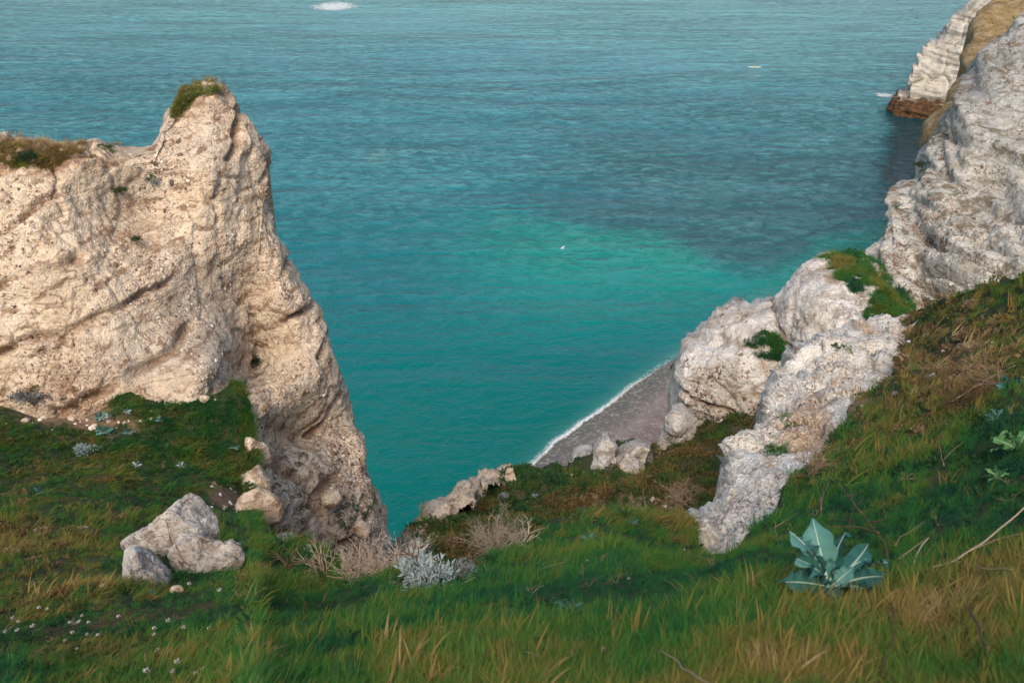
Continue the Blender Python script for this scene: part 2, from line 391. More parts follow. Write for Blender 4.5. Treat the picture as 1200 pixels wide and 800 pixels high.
L_bl = [(40,190,90,22,.5,.1,-.3),(100,185,60,15,.4,0,0),(150,240,30,22,.55,.1,.1),(235,118,45,25,.35,.1,.1),(160,280,25,20,.4,.1,0),(172,215,18,25,.2,.6,.1),
        (250,180,40,30,.15,.2,.2),(262,250,45,22,-.55,-.5,-.5),(215,255,30,15,-.2,-.2,0),(60,330,70,30,-.5,-.3,-.3),(70,370,60,25,-.4,-.3,-.2),(110,260,60,40,0,.2,.1),
        (215,400,60,55,.02,.55,.35),(130,430,60,25,.2,.35,.25),(170,345,40,30,.05,.3,.2),(50,430,60,18,-.1,-.2,0),(110,460,60,22,.35,.0,.1),(40,500,60,15,.6,-.1,0),(60,450,40,15,.5,.1,0),
        (292,350,12,60,.1,.25,.2),(320,320,14,60,0,.2,.2),(350,500,35,45,.15,.0,.3),(390,560,30,50,.15,.0,.3),(360,600,60,40,.1,.1,.3),(280,580,40,30,.4,0,.3),(150,478,60,14,.6,0,.2),
        (350,430,25,25,-.3,-.2,-.2),(335,390,14,30,-.1,.2,.2),(300,600,60,60,.2,.1,.3),(425,620,25,30,.0,.6,.2)]
left_cliff, i_left = sheet('left_cliff', L_top, L_bot, L_ctrl, M_left, 1.6, (20, 1.0),
    chalk_disp(.105, .74, (-.42, .10), .7, 1.5, 3, .24, .15, L_bl, .62, 1.3), back=((.5,.1),(1.2,1.2),(2.2,5),(3.5,14),(5,30),(6,500)), low=-2)
tag(left_cliff, kind='structure')

# ================================================================== right cliff, grey and banded
D_top = [(1000,385),(1003,340),(1009,300),(1030,282),(1046,256),(1043,232),(1060,214),(1076,206),(1086,180),(1096,155),(1104,130),(1121,104),(1150,66),(1175,45),(1193,27),(1235,5),(1300,-40),(1420,-100)]
D_bot = [(1002,420),(1010,420),(1020,422),(1035,424),(1050,426),(1070,426),(1090,426),(1110,426),(1130,426),(1160,426),(1190,425),(1220,424),(1250,424),(1280,420),(1310,420),(1340,420),(1380,420),(1440,420)]
D_ctrl = [(1009,300,61),(1046,256,66),(1060,214,69),(1090,170,76),(1120,105,83),(1190,30,92),(1300,-40,95),(1420,-100,98),(1010,380,58),(1050,390,52),(1120,340,51),(1200,330,49),(1300,300,47),(1420,300,46),
          (1050,310,57),(1110,260,60),(1150,200,66),(1200,150,70),(1200,240,58),(1120,180,69),(1300,150,66),(1160,120,76)]
def d_bands(G, U, V, M_):
    s = V - (U - 1075) * .48 - 262 + (fbm(G, 8, 3, 40) - .5) * 26
    g = 0
    for c0, w_, a in ((0, 6, .7), (34, 8, 1.2), (62, 9, 1.1), (92, 8, .8), (-75, 6, .5), (-120, 7, .5)):
        g = g + a * np.exp(-((s - c0) / w_) ** 2) * sstep(1050, 1075, U) 
    M_ = M_.copy(); M_[..., 0] += .25 * g * sstep(.3, .6, fbm(G, 4, 3, 41)); M_[..., 2] += .9 * g * sstep(.35, .6, fbm(G, 2.5, 3, 42))
    return M_
def d_disp(G, N, U, V):
    d, m = chalk_disp(.22, .55, (0, 0), 0, 4, 21, .22, -.02, [(1150,90,60,70,0,.55,.05),(1110,130,22,30,.25,.1,.1),(1105,170,18,30,.5,0,.1),(1170,235,40,25,.2,-.1,.6),(1180,165,40,25,.35,0,.4),(1080,290,40,20,-.3,-.3,-.2),(1160,340,50,14,-.2,-.3,0),(1090,235,18,15,-.2,.5,0)])(G, N, U, V)
    s = V - (U - 1075) * .48 - 262 + (fbm(G, 8, 3, 40) - .5) * 26
    d = d + (vn(np.stack([G[..., 2] * .9, G[..., 2] * 0 + 3, G[..., 2] * 0], -1), 77) - .5) * 1.5 + (vn(np.stack([G[..., 2] * 2.3, G[..., 2] * 0 + 3, G[..., 2] * 0], -1), 78) - .5) * .7
    for c0, w_, a in ((-30, 5, .5), (0, 6, .9), (34, 8, 1.7), (62, 9, 1.6), (92, 7, 1.0), (-75, 5, .5), (-120, 6, .5)):
        d = d - a * np.exp(-((s - c0) / w_) ** 2) * sstep(1050, 1075, U)
    return d, m
right_cliff, i_right = sheet('right_cliff', D_top, D_bot, D_ctrl, M_right, 1.9, (22, 3.5), d_disp, back=((2,1),(4,6),(6,20),(8,500)), mask=d_bands, low=-2)
tag(right_cliff, kind='structure')

# ================================================================== headland farther along the shore, standing in the sea
def head_mat():
    m = NT('headland_chalk'); P = m.coord(); z = m.node('ShaderNodeSeparateXYZ', i_Vector=P).outputs[2]
    n = m.noise(P, .12, 6, .6); b = m.noise(m.map(P, (.05, .05, 1.1)), 1.0, 5, .6); n3 = m.noise(P, .9, 4, .7)
    col = m.mix(m.ramp(n, [(.4, 0.), (.6, 1.)]), (.50, .47, .40), (.40, .365, .30))
    col = m.mix(.8, col, m.ramp(b, [(.36, .45), (.48, 1.0), (.64, 1.06)]), 'MULTIPLY')
    col = m.mix(.6, col, m.ramp(m.noise(P, .45, 6, .7), [(.36, .45), (.5, 1.0), (.64, 1.1)]), 'MULTIPLY')
    col = m.mix(m.ramp(n3, [(.60, 0.), (.70, .7)]), col, (.20, .17, .13))
    foot = m.mix(m.ramp(n3, [(.4, 0.), (.6, 1.)]), (.04, .026, .014), (.12, .06, .028))
    col = m.mix(m.ramp(m.math('ADD', z, m.math('MULTIPLY', m.noise(P, .3, 3), 3.0)), [(.0, 1.), (.01, 1.)]), col, col)
    zf = m.math('DIVIDE', m.math('ADD', z, m.math('MULTIPLY', m.noise(P, .35, 3), 3.5)), 40.0)
    col = m.mix(m.ramp(zf, [(.13, 1.), (.165, 0.)]), col, foot)
    zg = m.math('DIVIDE', m.math('ADD', z, m.math('MULTIPLY', n3, 5.0)), 40.0)
    return m.done(m.pbr(col, .9, m.bump(m.math('ADD', b, n3), .8, .8), .15))
M_head = head_mat()
E_top = [(1046,140),(1048,120),(1054,108),(1062,104),(1064,92),(1069,75),(1073,62),(1086,42),(1104,24),(1124,6),(1146,-14),(1180,-50),(1260,-120)]
E_bot = [(1047,146),(1052,140),(1062,141),(1072,142),(1082,143),(1092,144),(1104,145),(1114,146),(1124,146),(1140,146),(1160,146),(1200,146),(1280,146)]
E_ctrl = [(1048,120,296),(1062,104,297),(1070,130,292),(1110,130,286),(1160,140,282),(1066,90,300),(1073,62,306),(1104,24,314),(1146,-14,322),(1120,60,297),(1100,90,294),(1180,60,290),(1260,-120,330),(1150,20,300),(1260,140,278)]
def e_disp(G, N, U, V):
    z = G[..., 2] + (fbm(G, 20, 3, 52) - .5) * 5
    wv = G + (fbm(G, 25, 3, 51)[..., None] - .5) * 12
    d = (fbm(wv, 22, 5, 50) - .5) * 5 - 1.5
    f1, f2, c_ = voro(wv * np.array([1, 1, .5]), 9, 55); d = d + (c_ - .5) * 1.1 - .6 * (1 - sstep(0, .15, f2 - f1))
    d = d + (vn(np.stack([z * 0 + 3, z * 0, z * .55], -1), 56) - .5) * 2.4 + (vn(np.stack([z * 0 + 3, z * 0, z * 1.4], -1), 57) - .5) * 1.4
    d = d + 2.2 * (1 - sstep(3.5, 5.5, z)) - 2.0 * np.exp(-((z - 6.3) / 1.0) ** 2)
    return d, np.zeros(G.shape[:2] + (3,))
headland, i_head = sheet('headland', E_top, E_bot, E_ctrl, M_head, 1.3, (8, 5), e_disp, back=((5,1),(15,6),(30,30),(40,500)), low=-3)
tag(headland, kind='structure')

# tan grassy hillside between headland and right cliff
def hill_mat():
    m = NT('dry_hillside'); P = m.coord(); n = m.noise(P, .5, 6, .65); n2 = m.noise(P, 2.4, 4, .7)
    col = m.ramp(n, [(.3, (.12, .10, .045)), (.5, (.30, .21, .10)), (.7, (.40, .33, .22))])
    col = m.mix(m.ramp(n2, [(.55, 0.), (.66, .85)]), col, (.07, .055, .03))
    return m.done(m.pbr(col, .95, m.bump(m.math('ADD', n, n2), .5, .9), .1))
F_top = [(1098,200),(1097,165),(1102,140),(1110,122),(1122,108),(1131,92),(1134,72),(1139,52),(1146,30),(1160,8),(1176,-20),(1230,-90),(1300,-130)]
F_bot = [(1110,210),(1120,190),(1130,170),(1140,160),(1150,150),(1165,140),(1180,130),(1200,120),(1220,110),(1240,100),(1270,90),(1330,60),(1420,0)]
def f_disp(G, N, U, V):
    return (fbm(G, 12, 5, 60) - .5) * 4 + (fbm(G, 2.0, 3, 61) - .5) * 1.2, np.zeros(G.shape[:2] + (3,))
hillside, i_hill = sheet('hillside', F_top, F_bot, [(1097,165,88),(1131,92,128),(1146,30,165),(1176,-20,190),(1300,-130,200),(1200,120,105),(1300,60,140),(1420,0,150),(1170,60,145)], hill_mat(), 2.2, (8, 2), f_disp,
    back=((2,1),(6,6),(14,30),(20,500)), low=-2)
tag(hillside, kind='structure')

# ================================================================== sea
def sea_mat():
    m = NT('sea_water'); P = m.coord(); wa = m.attr('water'); a = wa.outputs['Color']; ruf = wa.outputs['Alpha']
    far = m.node('ShaderNodeSeparateXYZ', i_Vector=P).outputs[1]
    wv = m.noise(m.map(P, (.75, 1.05, 1), (0, 0, R(-16))), .36, 4, .62, .7)
    w2 = m.noise(m.map(P, (.8, 1.2, 1), (0, 0, R(12))), 1.1, 4, .65, .4)
    sw = m.noise(m.map(P, (.20, 1.0, 1), (0, 0, R(-22))), .10, 4, .55, .6)
    pat = m.noise(m.map(P, (.3, .8, 1), (0, 0, R(-14))), .022, 4, .6, .8)
    h = m.math('ADD', m.math('MULTIPLY', wv, 1.6), m.math('MULTIPLY', w2, .36))
    h = m.math('ADD', h, m.math('MULTIPLY', sw, 2.4))
    d5 = m.math('DIVIDE', far, 500.0)
    amp = m.math('MULTIPLY', m.ramp(d5, [(.16, .08), (.34, .24), (.6, 1.0)]), m.ramp(pat, [(.35, .6), (.65, 1.6)]))
    amp = m.math('MULTIPLY', amp, m.math('ADD', .22, m.math('MULTIPLY', ruf, .78)))
    nb = m.bump(m.math('MULTIPLY', h, amp), 2.2, 1.0)
    fw = m.math('ADD', m.math('MULTIPLY', wv, .50), m.math('ADD', m.math('MULTIPLY', w2, .22), m.math('MULTIPLY', sw, .28)))
    crest = m.math('MULTIPLY', m.ramp(fw, [(.46, 0.), (.66, .85)]), m.math('MULTIPLY', m.math('MULTIPLY', ruf, m.ramp(d5, [(.30, .05), (.48, .8), (.65, 1.0)])), m.ramp(pat, [(.35, .45), (.6, 1.0)])))
    dk = m.math('MULTIPLY', m.ramp(fw, [(.35, .8), (.50, 0.)]), m.ramp(d5, [(.30, .05), (.50, .75), (.65, 1.)]))
    col = m.mix(dk, a, m.mix(1.0, a, (.18, .42, .45), 'MULTIPLY'))  # ripple shading put into the colour: darkened troughs, then sheen on the crests
    col = m.mix(crest, col, m.mix(.75, a, (.20, .48, .53)))
    sh_ = m.pbr(col, .16, nb, .42, IOR=1.333)
    for n_ in m.n:
        if n_.type == 'BSDF_PRINCIPLED': n_.inputs['Specular Tint'].default_value = (.12, .90, 1.0, 1)
    return m.done(sh_)
us = np.concatenate([[-14000, -6000, -2600, -1300, -700], np.arange(-400, 1605, 6), [1900, 2600, 4000, 8000, 15000]])
vs = np.concatenate([[-222, -215, -205, -190, -170, -140, -110, -80, -50], np.arange(-30, 700, 5), [730, 780, 850, 950, 1100, 1400, 2000, 3500]])
UU, VV = np.meshgrid(us, vs); YY = sea_Y(VV); G = at(UU, VV, YY); G[..., 2] = 0
# water colour: depth, sand and reef, with sky sheen and cliff reflection painted in
wob = (fbm(G, 40, 4, 70) - .5); wob2 = (fbm(G, 14, 4, 71) - .5)
Uw, Vw = UU + wob * 90 + wob2 * 30, VV + wob * 34 + wob2 * 22
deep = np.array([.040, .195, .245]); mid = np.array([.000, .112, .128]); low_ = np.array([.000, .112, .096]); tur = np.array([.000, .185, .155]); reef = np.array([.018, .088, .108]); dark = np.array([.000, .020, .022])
def lay(c_, k_, m_): return c_ * (1 - m_[..., None]) + k_ * m_[..., None]
C_ = np.broadcast_to(deep, G.shape).copy()
C_ = lay(C_, mid, sstep(20, 330, Vw + (600 - Uw) * .06))
C_ = lay(C_, np.array([.170, .345, .350]), .9 * (1 - sstep(-60, 130, Vw - (Uw - 600) * .05)))  # pale sky sheen on the far water, put into its colour
C_ = lay(C_, low_, sstep(330, 520, Vw))
edge = 250 + 28 * sstep(600, 760, Uw) + 42 * sstep(780, 880, Uw) - 52 * sstep(900, 1050, Uw)
C_ = lay(C_, reef, .85 * sstep(560, 760, Uw) * sstep(80, 215, Vw) * (1 - sstep(edge - 8, edge + 12, Vw)) * (1 - .0 * wob))
C_ = lay(C_, tur, sstep(edge - 10, edge + 16, Vw) * (1 - sstep(300, 440, Vw)) * sstep(470, 690, Uw + .3 * (Vw - 300)))
C_ = lay(C_, reef, .6 * np.exp(-(((Uw - 855) / 45) ** 2 + ((Vw - 292 - (Uw - 855) * .25) / 9) ** 2)))
lee = sstep(1030, 1056, UU + wob2 * 26 + .10 * (VV - 130)) * sstep(118, 124, VV) * (1 - sstep(195, 262, VV + wob * 30)); lee = np.where(UU > 1250, 0, lee)  # calm water under the headland, also the mask of its painted reflection
C_ = lay(C_, dark, .9 * lee)  # dark reflection of the headland painted into the calm water
shore = np.interp(UU, [600, 622, 650, 700, 745, 803, 900], [566, 548, 521, 486, 450, 413, 350])
C_ = lay(C_, np.array([.10, .27, .23]), .55 * np.exp(-np.clip((shore - VV) / 10, 0, 9) ** 1.2) * (UU > 560) * (UU < 1000))
C_ = lay(C_, np.array([.15, .27, .27]), .45 * np.exp(-(((Uw - 437) / 22) ** 2 + ((Vw - 181) / 7) ** 2)))
nr, nc = UU.shape; idx = np.arange(nr * nc).reshape(nr, nc)
fc = np.stack([idx[:-1, :-1], idx[1:, :-1], idx[1:, 1:], idx[:-1, 1:]], -1).reshape(-1, 4)
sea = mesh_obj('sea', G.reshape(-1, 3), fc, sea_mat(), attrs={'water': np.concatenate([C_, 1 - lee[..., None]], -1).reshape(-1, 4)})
tag(sea, kind='structure')

# seabed / land base under everything
# ================================================================== beach
def beach_mat():
    m = NT('shingle'); P = m.coord(); a = m.attr('mask'); sep = m.node('ShaderNodeSeparateColor', i_Color=a.outputs['Color'])
    n = m.noise(P, .35, 5, .6); n2 = m.noise(P, 5.5, 4, .75)
    col = m.mix(sep.outputs[0], (.10, .105, .095), (.175, .135, .118)); col = m.mix(m.ramp(m.noise(P, 1.6, 4, .7), [(.5, 0.), (.62, .6)]), col, (.34, .31, .28))
    col = m.mix(m.math('MULTIPLY', sep.outputs[1], .8), col, (.30, .285, .265))
    col = m.mix(.6, col, m.ramp(n, [(.3, .8), (.7, 1.15)]), 'MULTIPLY')
    col = m.mix(.55, col, m.ramp(n2, [(.3, .4), (.5, 1.), (.7, 1.5)]), 'MULTIPLY')
    return m.done(m.pbr(col, .8, m.bump(n2, .12, .8), .3))
sh = np.array([(560,602),(600,566),(622,548),(650,521),(700,486),(745,450),(775,430),(803,413),(850,385),(900,350)], float)
SW = at(sh[:, 0], sh[:, 1], sea_Y(sh[:, 1])); SW[:, 2] = 0
t = np.linspace(0, 1, 260); kn = np.linspace(0, 1, len(sh))
SX, SY_ = np.interp(t, kn, SW[:, 0]), np.interp(t, kn, SW[:, 1])
dx, dy = SX[-1] - SX[0], SY_[-1] - SY_[0]; ln = math.hypot(dx, dy); nx, ny = dy / ln, -dx / ln     # inland, to the right and towards us
if nx < 0: nx, ny = -nx, -ny
q = np.concatenate([np.linspace(-3, 30, 90), [40, 60]])
BX, BY = SX[:, None] + nx * q[None], SY_[:, None] + ny * q[None]
wobx = (fbm(np.stack([BX, BY, BX * 0], -1), 9, 3, 80) - .5)
prof = np.interp(q, [-3, 0, 1.0, 5, 8.5, 10, 14, 18, 60], [-.5, .02, .10, .7, 1.15, 1.05, 2.3, 3.6, 9.0])
BZ = prof[None] + wobx * .35 * np.clip(q / 4, 0, 1)[None] + (fbm(np.stack([BX, BY, BX * 0], -1), .9, 3, 81) - .5) * .12
qq = q[None] + wobx * 2
mk = np.stack([sstep(1.0, 7.5, qq) , sstep(15.5, 17.5, qq) + .35 * np.exp(-((qq - 6.0) / 1.2) ** 2), BX * 0, BX * 0 + 1], -1)
nr, nc = BX.shape; idx = np.arange(nr * nc).reshape(nr, nc)
fcb = np.stack([idx[:-1, :-1], idx[:-1, 1:], idx[1:, 1:], idx[1:, :-1]], -1).reshape(-1, 4)
beach = mesh_obj('beach', np.stack([BX, BY, BZ], -1).reshape(-1, 3), fcb, beach_mat(), attrs={'mask': mk.reshape(-1, 4)}); tag(beach, kind='structure')

def foam_mat(name, sc, lo, hi, dens=1.0):
    m = NT(name); P = m.coord(); a = m.attr('mask'); sep = m.node('ShaderNodeSeparateColor', i_Color=a.outputs['Color'])
    n = m.noise(P, sc, 6, .72, .8); f = m.math('MULTIPLY', sep.outputs[0], 1.0)
    al = m.ramp(m.math('ADD', f, m.math('MULTIPLY', m.math('SUBTRACT', n, .5), 1.4)), [(lo, 0.), (hi, dens)])
    d = m.pbr((.74, .78, .77), .7, m.bump(n, .2, .8), .2); tr = m.node('ShaderNodeBsdfTransparent').outputs[0]
    mx = m.node('ShaderNodeMixShader'); m.put(mx.inputs[0], al); m.put(mx.inputs[1], tr); m.put(mx.inputs[2], d)
    return m.done(mx.outputs[0])
# breaking wave: a low rolled lip of foam along the waterline
q2 = np.linspace(-2.2, 1.8, 40)
tt = np.linspace(0, 1, 700); SX, SY_ = np.interp(tt, kn, SW[:, 0]), np.interp(tt, kn, SW[:, 1])
wv_ = (fbm(np.stack([SX, SY_, SX * 0], -1), 7, 4, 85) - .5) * 1.6; wd = .65 + .9 * fbm(np.stack([SX, SY_, SX * 0], -1), 10, 3, 86)
wd = wd * np.interp(tt * ln, [0, 25, 45, 62, 70, 300], [1.1, 1.15, .9, .35, .18, .5])
FX, FY = SX[:, None] + nx * (q2[None] + wv_[:, None]), SY_[:, None] + ny * (q2[None] + wv_[:, None])
cr = np.exp(-((q2[None] + .2) / (.42 * wd[:, None])) ** 2)
FZ = np.maximum(.05 + .28 * cr * (.6 + fbm(np.stack([FX, FY, FX * 0], -1), .6, 3, 87)), np.interp(q2 + wv_.mean(), q, prof)[None] + .06)
mk = np.stack([.66 * cr * (.35 + wd[:, None] * .6) + .42 * np.exp(-((q2[None] + .9) / (.5 * wd[:, None])) ** 2), cr, cr, cr * 0 + 1], -1)
nr, nc = FX.shape; idx = np.arange(nr * nc).reshape(nr, nc)
fcs = np.stack([idx[:-1, :-1], idx[:-1, 1:], idx[1:, 1:], idx[1:, :-1]], -1).reshape(-1, 4)
surf = mesh_obj('surf_foam', np.stack([FX, FY, FZ], -1).reshape(-1, 3), fcs, foam_mat('foam', 2.2, .34, .85), attrs={'mask': mk.reshape(-1, 4)}); tag(surf, kind='structure')
def foam_patch(u, v, ru, rv, sc, lo, hi, seed):
    c0 = at(u, v, sea_Y(v)); mx_ = float(sea_Y(v) / F * 1.1); n = 36
    a_, b_ = np.meshgrid(np.linspace(-1, 1, n), np.linspace(-1, 1, n))
    X = c0[0] + a_ * ru * mx_; Yb = c0[1] + b_ * (float(sea_Y(v - rv)) - c0[1])
    Z = .08 + .10 * fbm(np.stack([X, Yb, X * 0], -1), 3, 3, seed)
    rr = np.sqrt(a_ ** 2 + b_ ** 2); mk = np.stack([1 - sstep(.1, 1, rr)] * 3 + [rr * 0 + 1], -1)
    idx = np.arange(n * n).reshape(n, n); f_ = np.stack([idx[:-1, :-1], idx[:-1, 1:], idx[1:, 1:], idx[1:, :-1]], -1).reshape(-1, 4)
    o = mesh_obj('sea_foam', np.stack([X, Yb, Z], -1).reshape(-1, 3), f_, foam_mat('foam_patch', sc, lo, hi, .60), attrs={'mask': mk.reshape(-1, 4)}); tag(o, kind='structure')
foam_patch(392, 8, 52, 12, .45, .62, 1.25, 1); foam_patch(1036, 112, 22, 6, .7, .62, 1.35, 2)

# ================================================================== middle slope: soil, low plants and bits of chalk, a long way down
C_top = [(425,720),(430,700),(468,650),(482,630),(503,606),(525,592),(546,574),(572,556),(600,549),(622,553),(642,548),(668,541),(684,530),(720,524),(750,520),(778,520),(803,500),(850,492),(905,480),(960,470),(1010,460)]
C_bot = [(432,760),(440,760),(462,760),(480,760),(500,760),(520,760),(540,760),(570,760),(600,760),(620,760),(640,760),(668,760),(684,760),(720,760),(750,760),(778,760),(803,760),(850,760),(905,760),(960,760),(1010,760)]
C_ctrl = [(430,700,22),(482,630,27),(525,592,32),(600,549,39),(684,530,42),(750,520,44),(803,500,46),(850,492,46),(905,480,44),(1000,460,42),(560,620,28),(700,600,31),(800,580,33),(870,540,36),(500,700,20),(700,700,22),(900,700,24),(640,590,32),(500,760,18),(800,760,20)]
def c_disp(G, N, U, V):
    d = (fbm(G, 4, 5, 90) - .5) * 2.6 + (fbm(G, .8, 4, 91) - .5) * .7
    st = .12 + (fbm(G, 2.2, 4, 92) - .5) * 1.4; 
    g = blobf(.0, [(480,660,26,45,.75),(495,622,18,26,.55),(520,610,30,25,.3),(700,570,20,20,.1),(810,520,40,22,.1)])(U, V)
    edge_ = np.exp(-np.clip((V - np.interp(U, [480, 525, 600, 640], [630, 590, 549, 556])) / 7, 0, 9) ** 2) * sstep(470, 500, U) * (1 - sstep(590, 615, U))
    st = st + blobf(0, [(860,490,60,16,.6),(740,600,60,30,.35),(790,620,50,20,.4),(540,640,30,20,.2)])(U, V)
    return d, np.stack([st, g + .9 * edge_, g * 0], -1)
mid_slope, i_mid = sheet('hill_slope', C_top, C_bot, C_ctrl, M_soil, 2.2, (10, 1.2), c_disp, back=((.6,.5),(1.5,3),(3,12),(4,500)))
tag(mid_slope, kind='structure')

# ================================================================== near ground: gully bank, foreground turf and right-hand slope
A_top = [(-1000,470),(-600,472),(-260,474),(-150,478),(0,477),(40,492),(95,494),(125,478),(140,466),(152,464),(190,474),(217,478),(232,470),(246,463),(262,450),(272,443),(281,446),(291,470),(294,500),(299,528),(291,556),(296,585),(303,612),(308,634),(330,640),(380,655),(430,672),(470,668),(520,664),(560,662),(575,650),(600,640),(640,618),(700,604),(760,600),(800,606),(826,656),(850,646),(880,622),(906,600),
         (926,578),(945,555),(966,525),(980,503),(1000,482),(1020,458),(1048,432),(1066,412),(1072,390),(1064,372),(1078,362),(1100,352),(1150,336),(1200,322),(1260,300),(1420,270),(1700,250),(2400,240)]
A_bot = [(u, 960) for u, v in A_top]
A_bot = [(-260 + 1700 * i / (len(A_top) - 1), 960) for i in range(len(A_top))]
Ax = np.array(A_top)[:, 0]; A_bot = [(float(x), 960.0) for x in np.maximum.accumulate(Ax + np.arange(len(Ax)) * .01)]
A_ctrl = [(-1000,960,2.2),(-1000,800,3.8),(-1000,650,9),(-1000,560,14),(-1000,480,18),(1700,960,.9),(1700,700,1.65),(1700,500,2.7),(1700,300,6.5),(2400,960,.8),(2400,650,1.6),(2400,450,2.6),(2400,250,4.6),(-260,960,1.9),(0,960,1.6),(300,960,1.35),(600,960,1.2),(900,960,1.08),(1200,960,1.0),(1420,960,.95),
  (-260,800,3.2),(0,800,2.7),(300,800,2.15),(600,800,1.85),(900,800,1.6),(1200,800,1.42),(1420,800,1.3),
  (-260,700,6.2),(0,700,5.6),(150,700,5.2),(300,700,4.6),(450,700,4.1),(600,700,3.5),(800,700,2.95),(1000,700,2.45),(1200,700,2.1),(1420,700,1.9),
  (0,650,8.6),(150,650,8.2),(300,650,7.6),(380,660,6.9),(430,672,5.6),(520,664,4.9),(575,655,4.9),(700,650,4.9),(850,650,4.3),(965,650,3.4),(1200,650,2.7),(1420,650,2.3),
  (0,600,12),(120,600,12),(200,600,12.6),(280,600,14.4),(296,600,15.2),(296,560,17.4),(650,612,8.2),(750,602,9.2),(800,606,9.0),(825,640,6.4),(880,588,7.6),(1000,600,4.8),(1200,600,3.4),
  (0,550,15.5),(200,550,16.4),(294,500,19.2),(0,480,18.6),(-260,480,18),(150,465,19.4),(217,478,19.3),(275,445,20.0),(100,520,17.4),(200,510,18),
  (1200,520,4.6),(1100,520,6.2),(1000,520,8.6),(930,530,10.5),(960,492,13),(1200,440,7.2),(1100,430,12),(1035,425,18),(1200,325,17),(1100,353,25),(1068,390,25.5),(1150,380,15.5),(1420,300,10),(1420,500,3.6)]
def a_disp(G, N, U, V):
    k = np.clip((G[..., 1] - 1) / 8, .12, 1)
    d = ((fbm(G, 2.6, 4, 95) - .5) * .8 + (fbm(G, .5, 4, 96) - .5) * .22) * k
    st = .1 + (fbm(G, 1.4, 4, 97) - .5) * 1.0 + blobf(0, [(80,490,80,22,.9),(20,640,60,30,.3),(990,470,30,30,.9),(930,540,24,24,.8),(1060,420,20,20,.5),(268,585,34,24,.6)])(U, V)
    g = blobf(0, [(75,490,30,12,.4),(1000,455,20,14,.3),(268,584,30,18,.35)])(U, V)
    return d, np.stack([st, g, g * 0], -1)
near, i_near = sheet('ground', A_top, A_bot, A_ctrl, M_soil, 3.0, None, a_disp, back=((.15,.1),(.4,.6),(.7,3),(1,12),(1.2,500)), c=22, pad=(.25, .6, 1.1, 2, 3.5, 6, 10))
tag(near, kind='structure')

# ================================================================== rock outcrops and boulders, each a thing
# tall block of the outcrop, left of the crack
A1_top = [(812,545),(808,505),(803,475),(797,448),(792,432),(800,418),(804,400),(820,382),(845,362),(858,354),(880,357),(904,355),(909,372),(914,398),(922,430),(930,470)]
A1_bot = [(818,560),(820,556),(824,552),(828,550),(832,550),(838,550),(844,550),(852,550),(862,550),(870,550),(880,550),(892,550),(900,550),(908,550),(916,550),(926,550)]
A1_c = [(812,545,46),(792,432,47),(820,382,49),(858,354,50.5),(904,355,49),(850,420,45.5),(890,400,46),(905,430,45),(860,480,44.5),(820,470,45.2),(900,500,43),(850,550,43),(925,550,42)]
o, i_a1 = sheet('chalk_block', A1_top, A1_bot, A1_c, M_out, 1.7, (20, 2.4),
    chalk_disp(.18, .85, (0, 0), .5, 2.6, 31, .05, .02, [(825,470,25,35,.0,.25,.9),(870,470,35,30,.55,.0,.3),(880,390,30,28,.5,-.2,0),(840,400,40,30,-.4,-.4,-.6),(855,440,14,6,.2,.8,1.4),(900,480,20,40,.7,0,.1),(820,430,30,5,.0,.6,.8)], 1.1, 2.0),
    back=((1,.3),(2,2),(4,12),(6,500)))
tag(o, 'rounded white chalk block above the beach, dark pitted below and tan on its right', 'rock')
# upper block with the grass cap
B1_top = [(902,500),(904,440),(904,400),(903,372),(906,350),(925,330),(945,311),(962,304),(976,300),(995,299),(1012,302),(1026,316),(1040,332),(1056,345),(1068,362),(1080,380)]
B1_bot = [(912,510),(916,505),(920,500),(925,495),(930,490),(940,485),(955,480),(965,475),(975,470),(990,465),(1005,460),(1020,455),(1035,450),(1050,445),(1065,440),(1085,435)]
B1_c = [(904,440,48),(903,372,49.5),(925,330,51),(962,304,52),(1012,302,52),(1056,345,48),(930,400,46),(945,350,47),(970,340,46.5),(1000,370,43.5),(1020,345,46),(1000,320,49),(915,440,46),(960,480,41),(1060,430,40)]
o, i_b1 = sheet('chalk_outcrop', B1_top, B1_bot, B1_c, M_out, 1.7, (16, 2.2),
    chalk_disp(.17, .85, (0, 0), .3, 2.4, 36, .12, .02, [(985,330,22,8,.9,0,0),(975,332,10,6,.9,0,0),(1005,362,22,12,.3,0,0),(935,370,20,25,-.3,.25,0),(930,320,20,20,-.4,-.3,-.5),(985,312,25,6,.5,.1,.2)], 1.1, 2.0),
    back=((1,.3),(2,2),(4,12),(6,500)))
tag(o, 'white chalk outcrop with a green grass cap, right of the crack', 'rock')
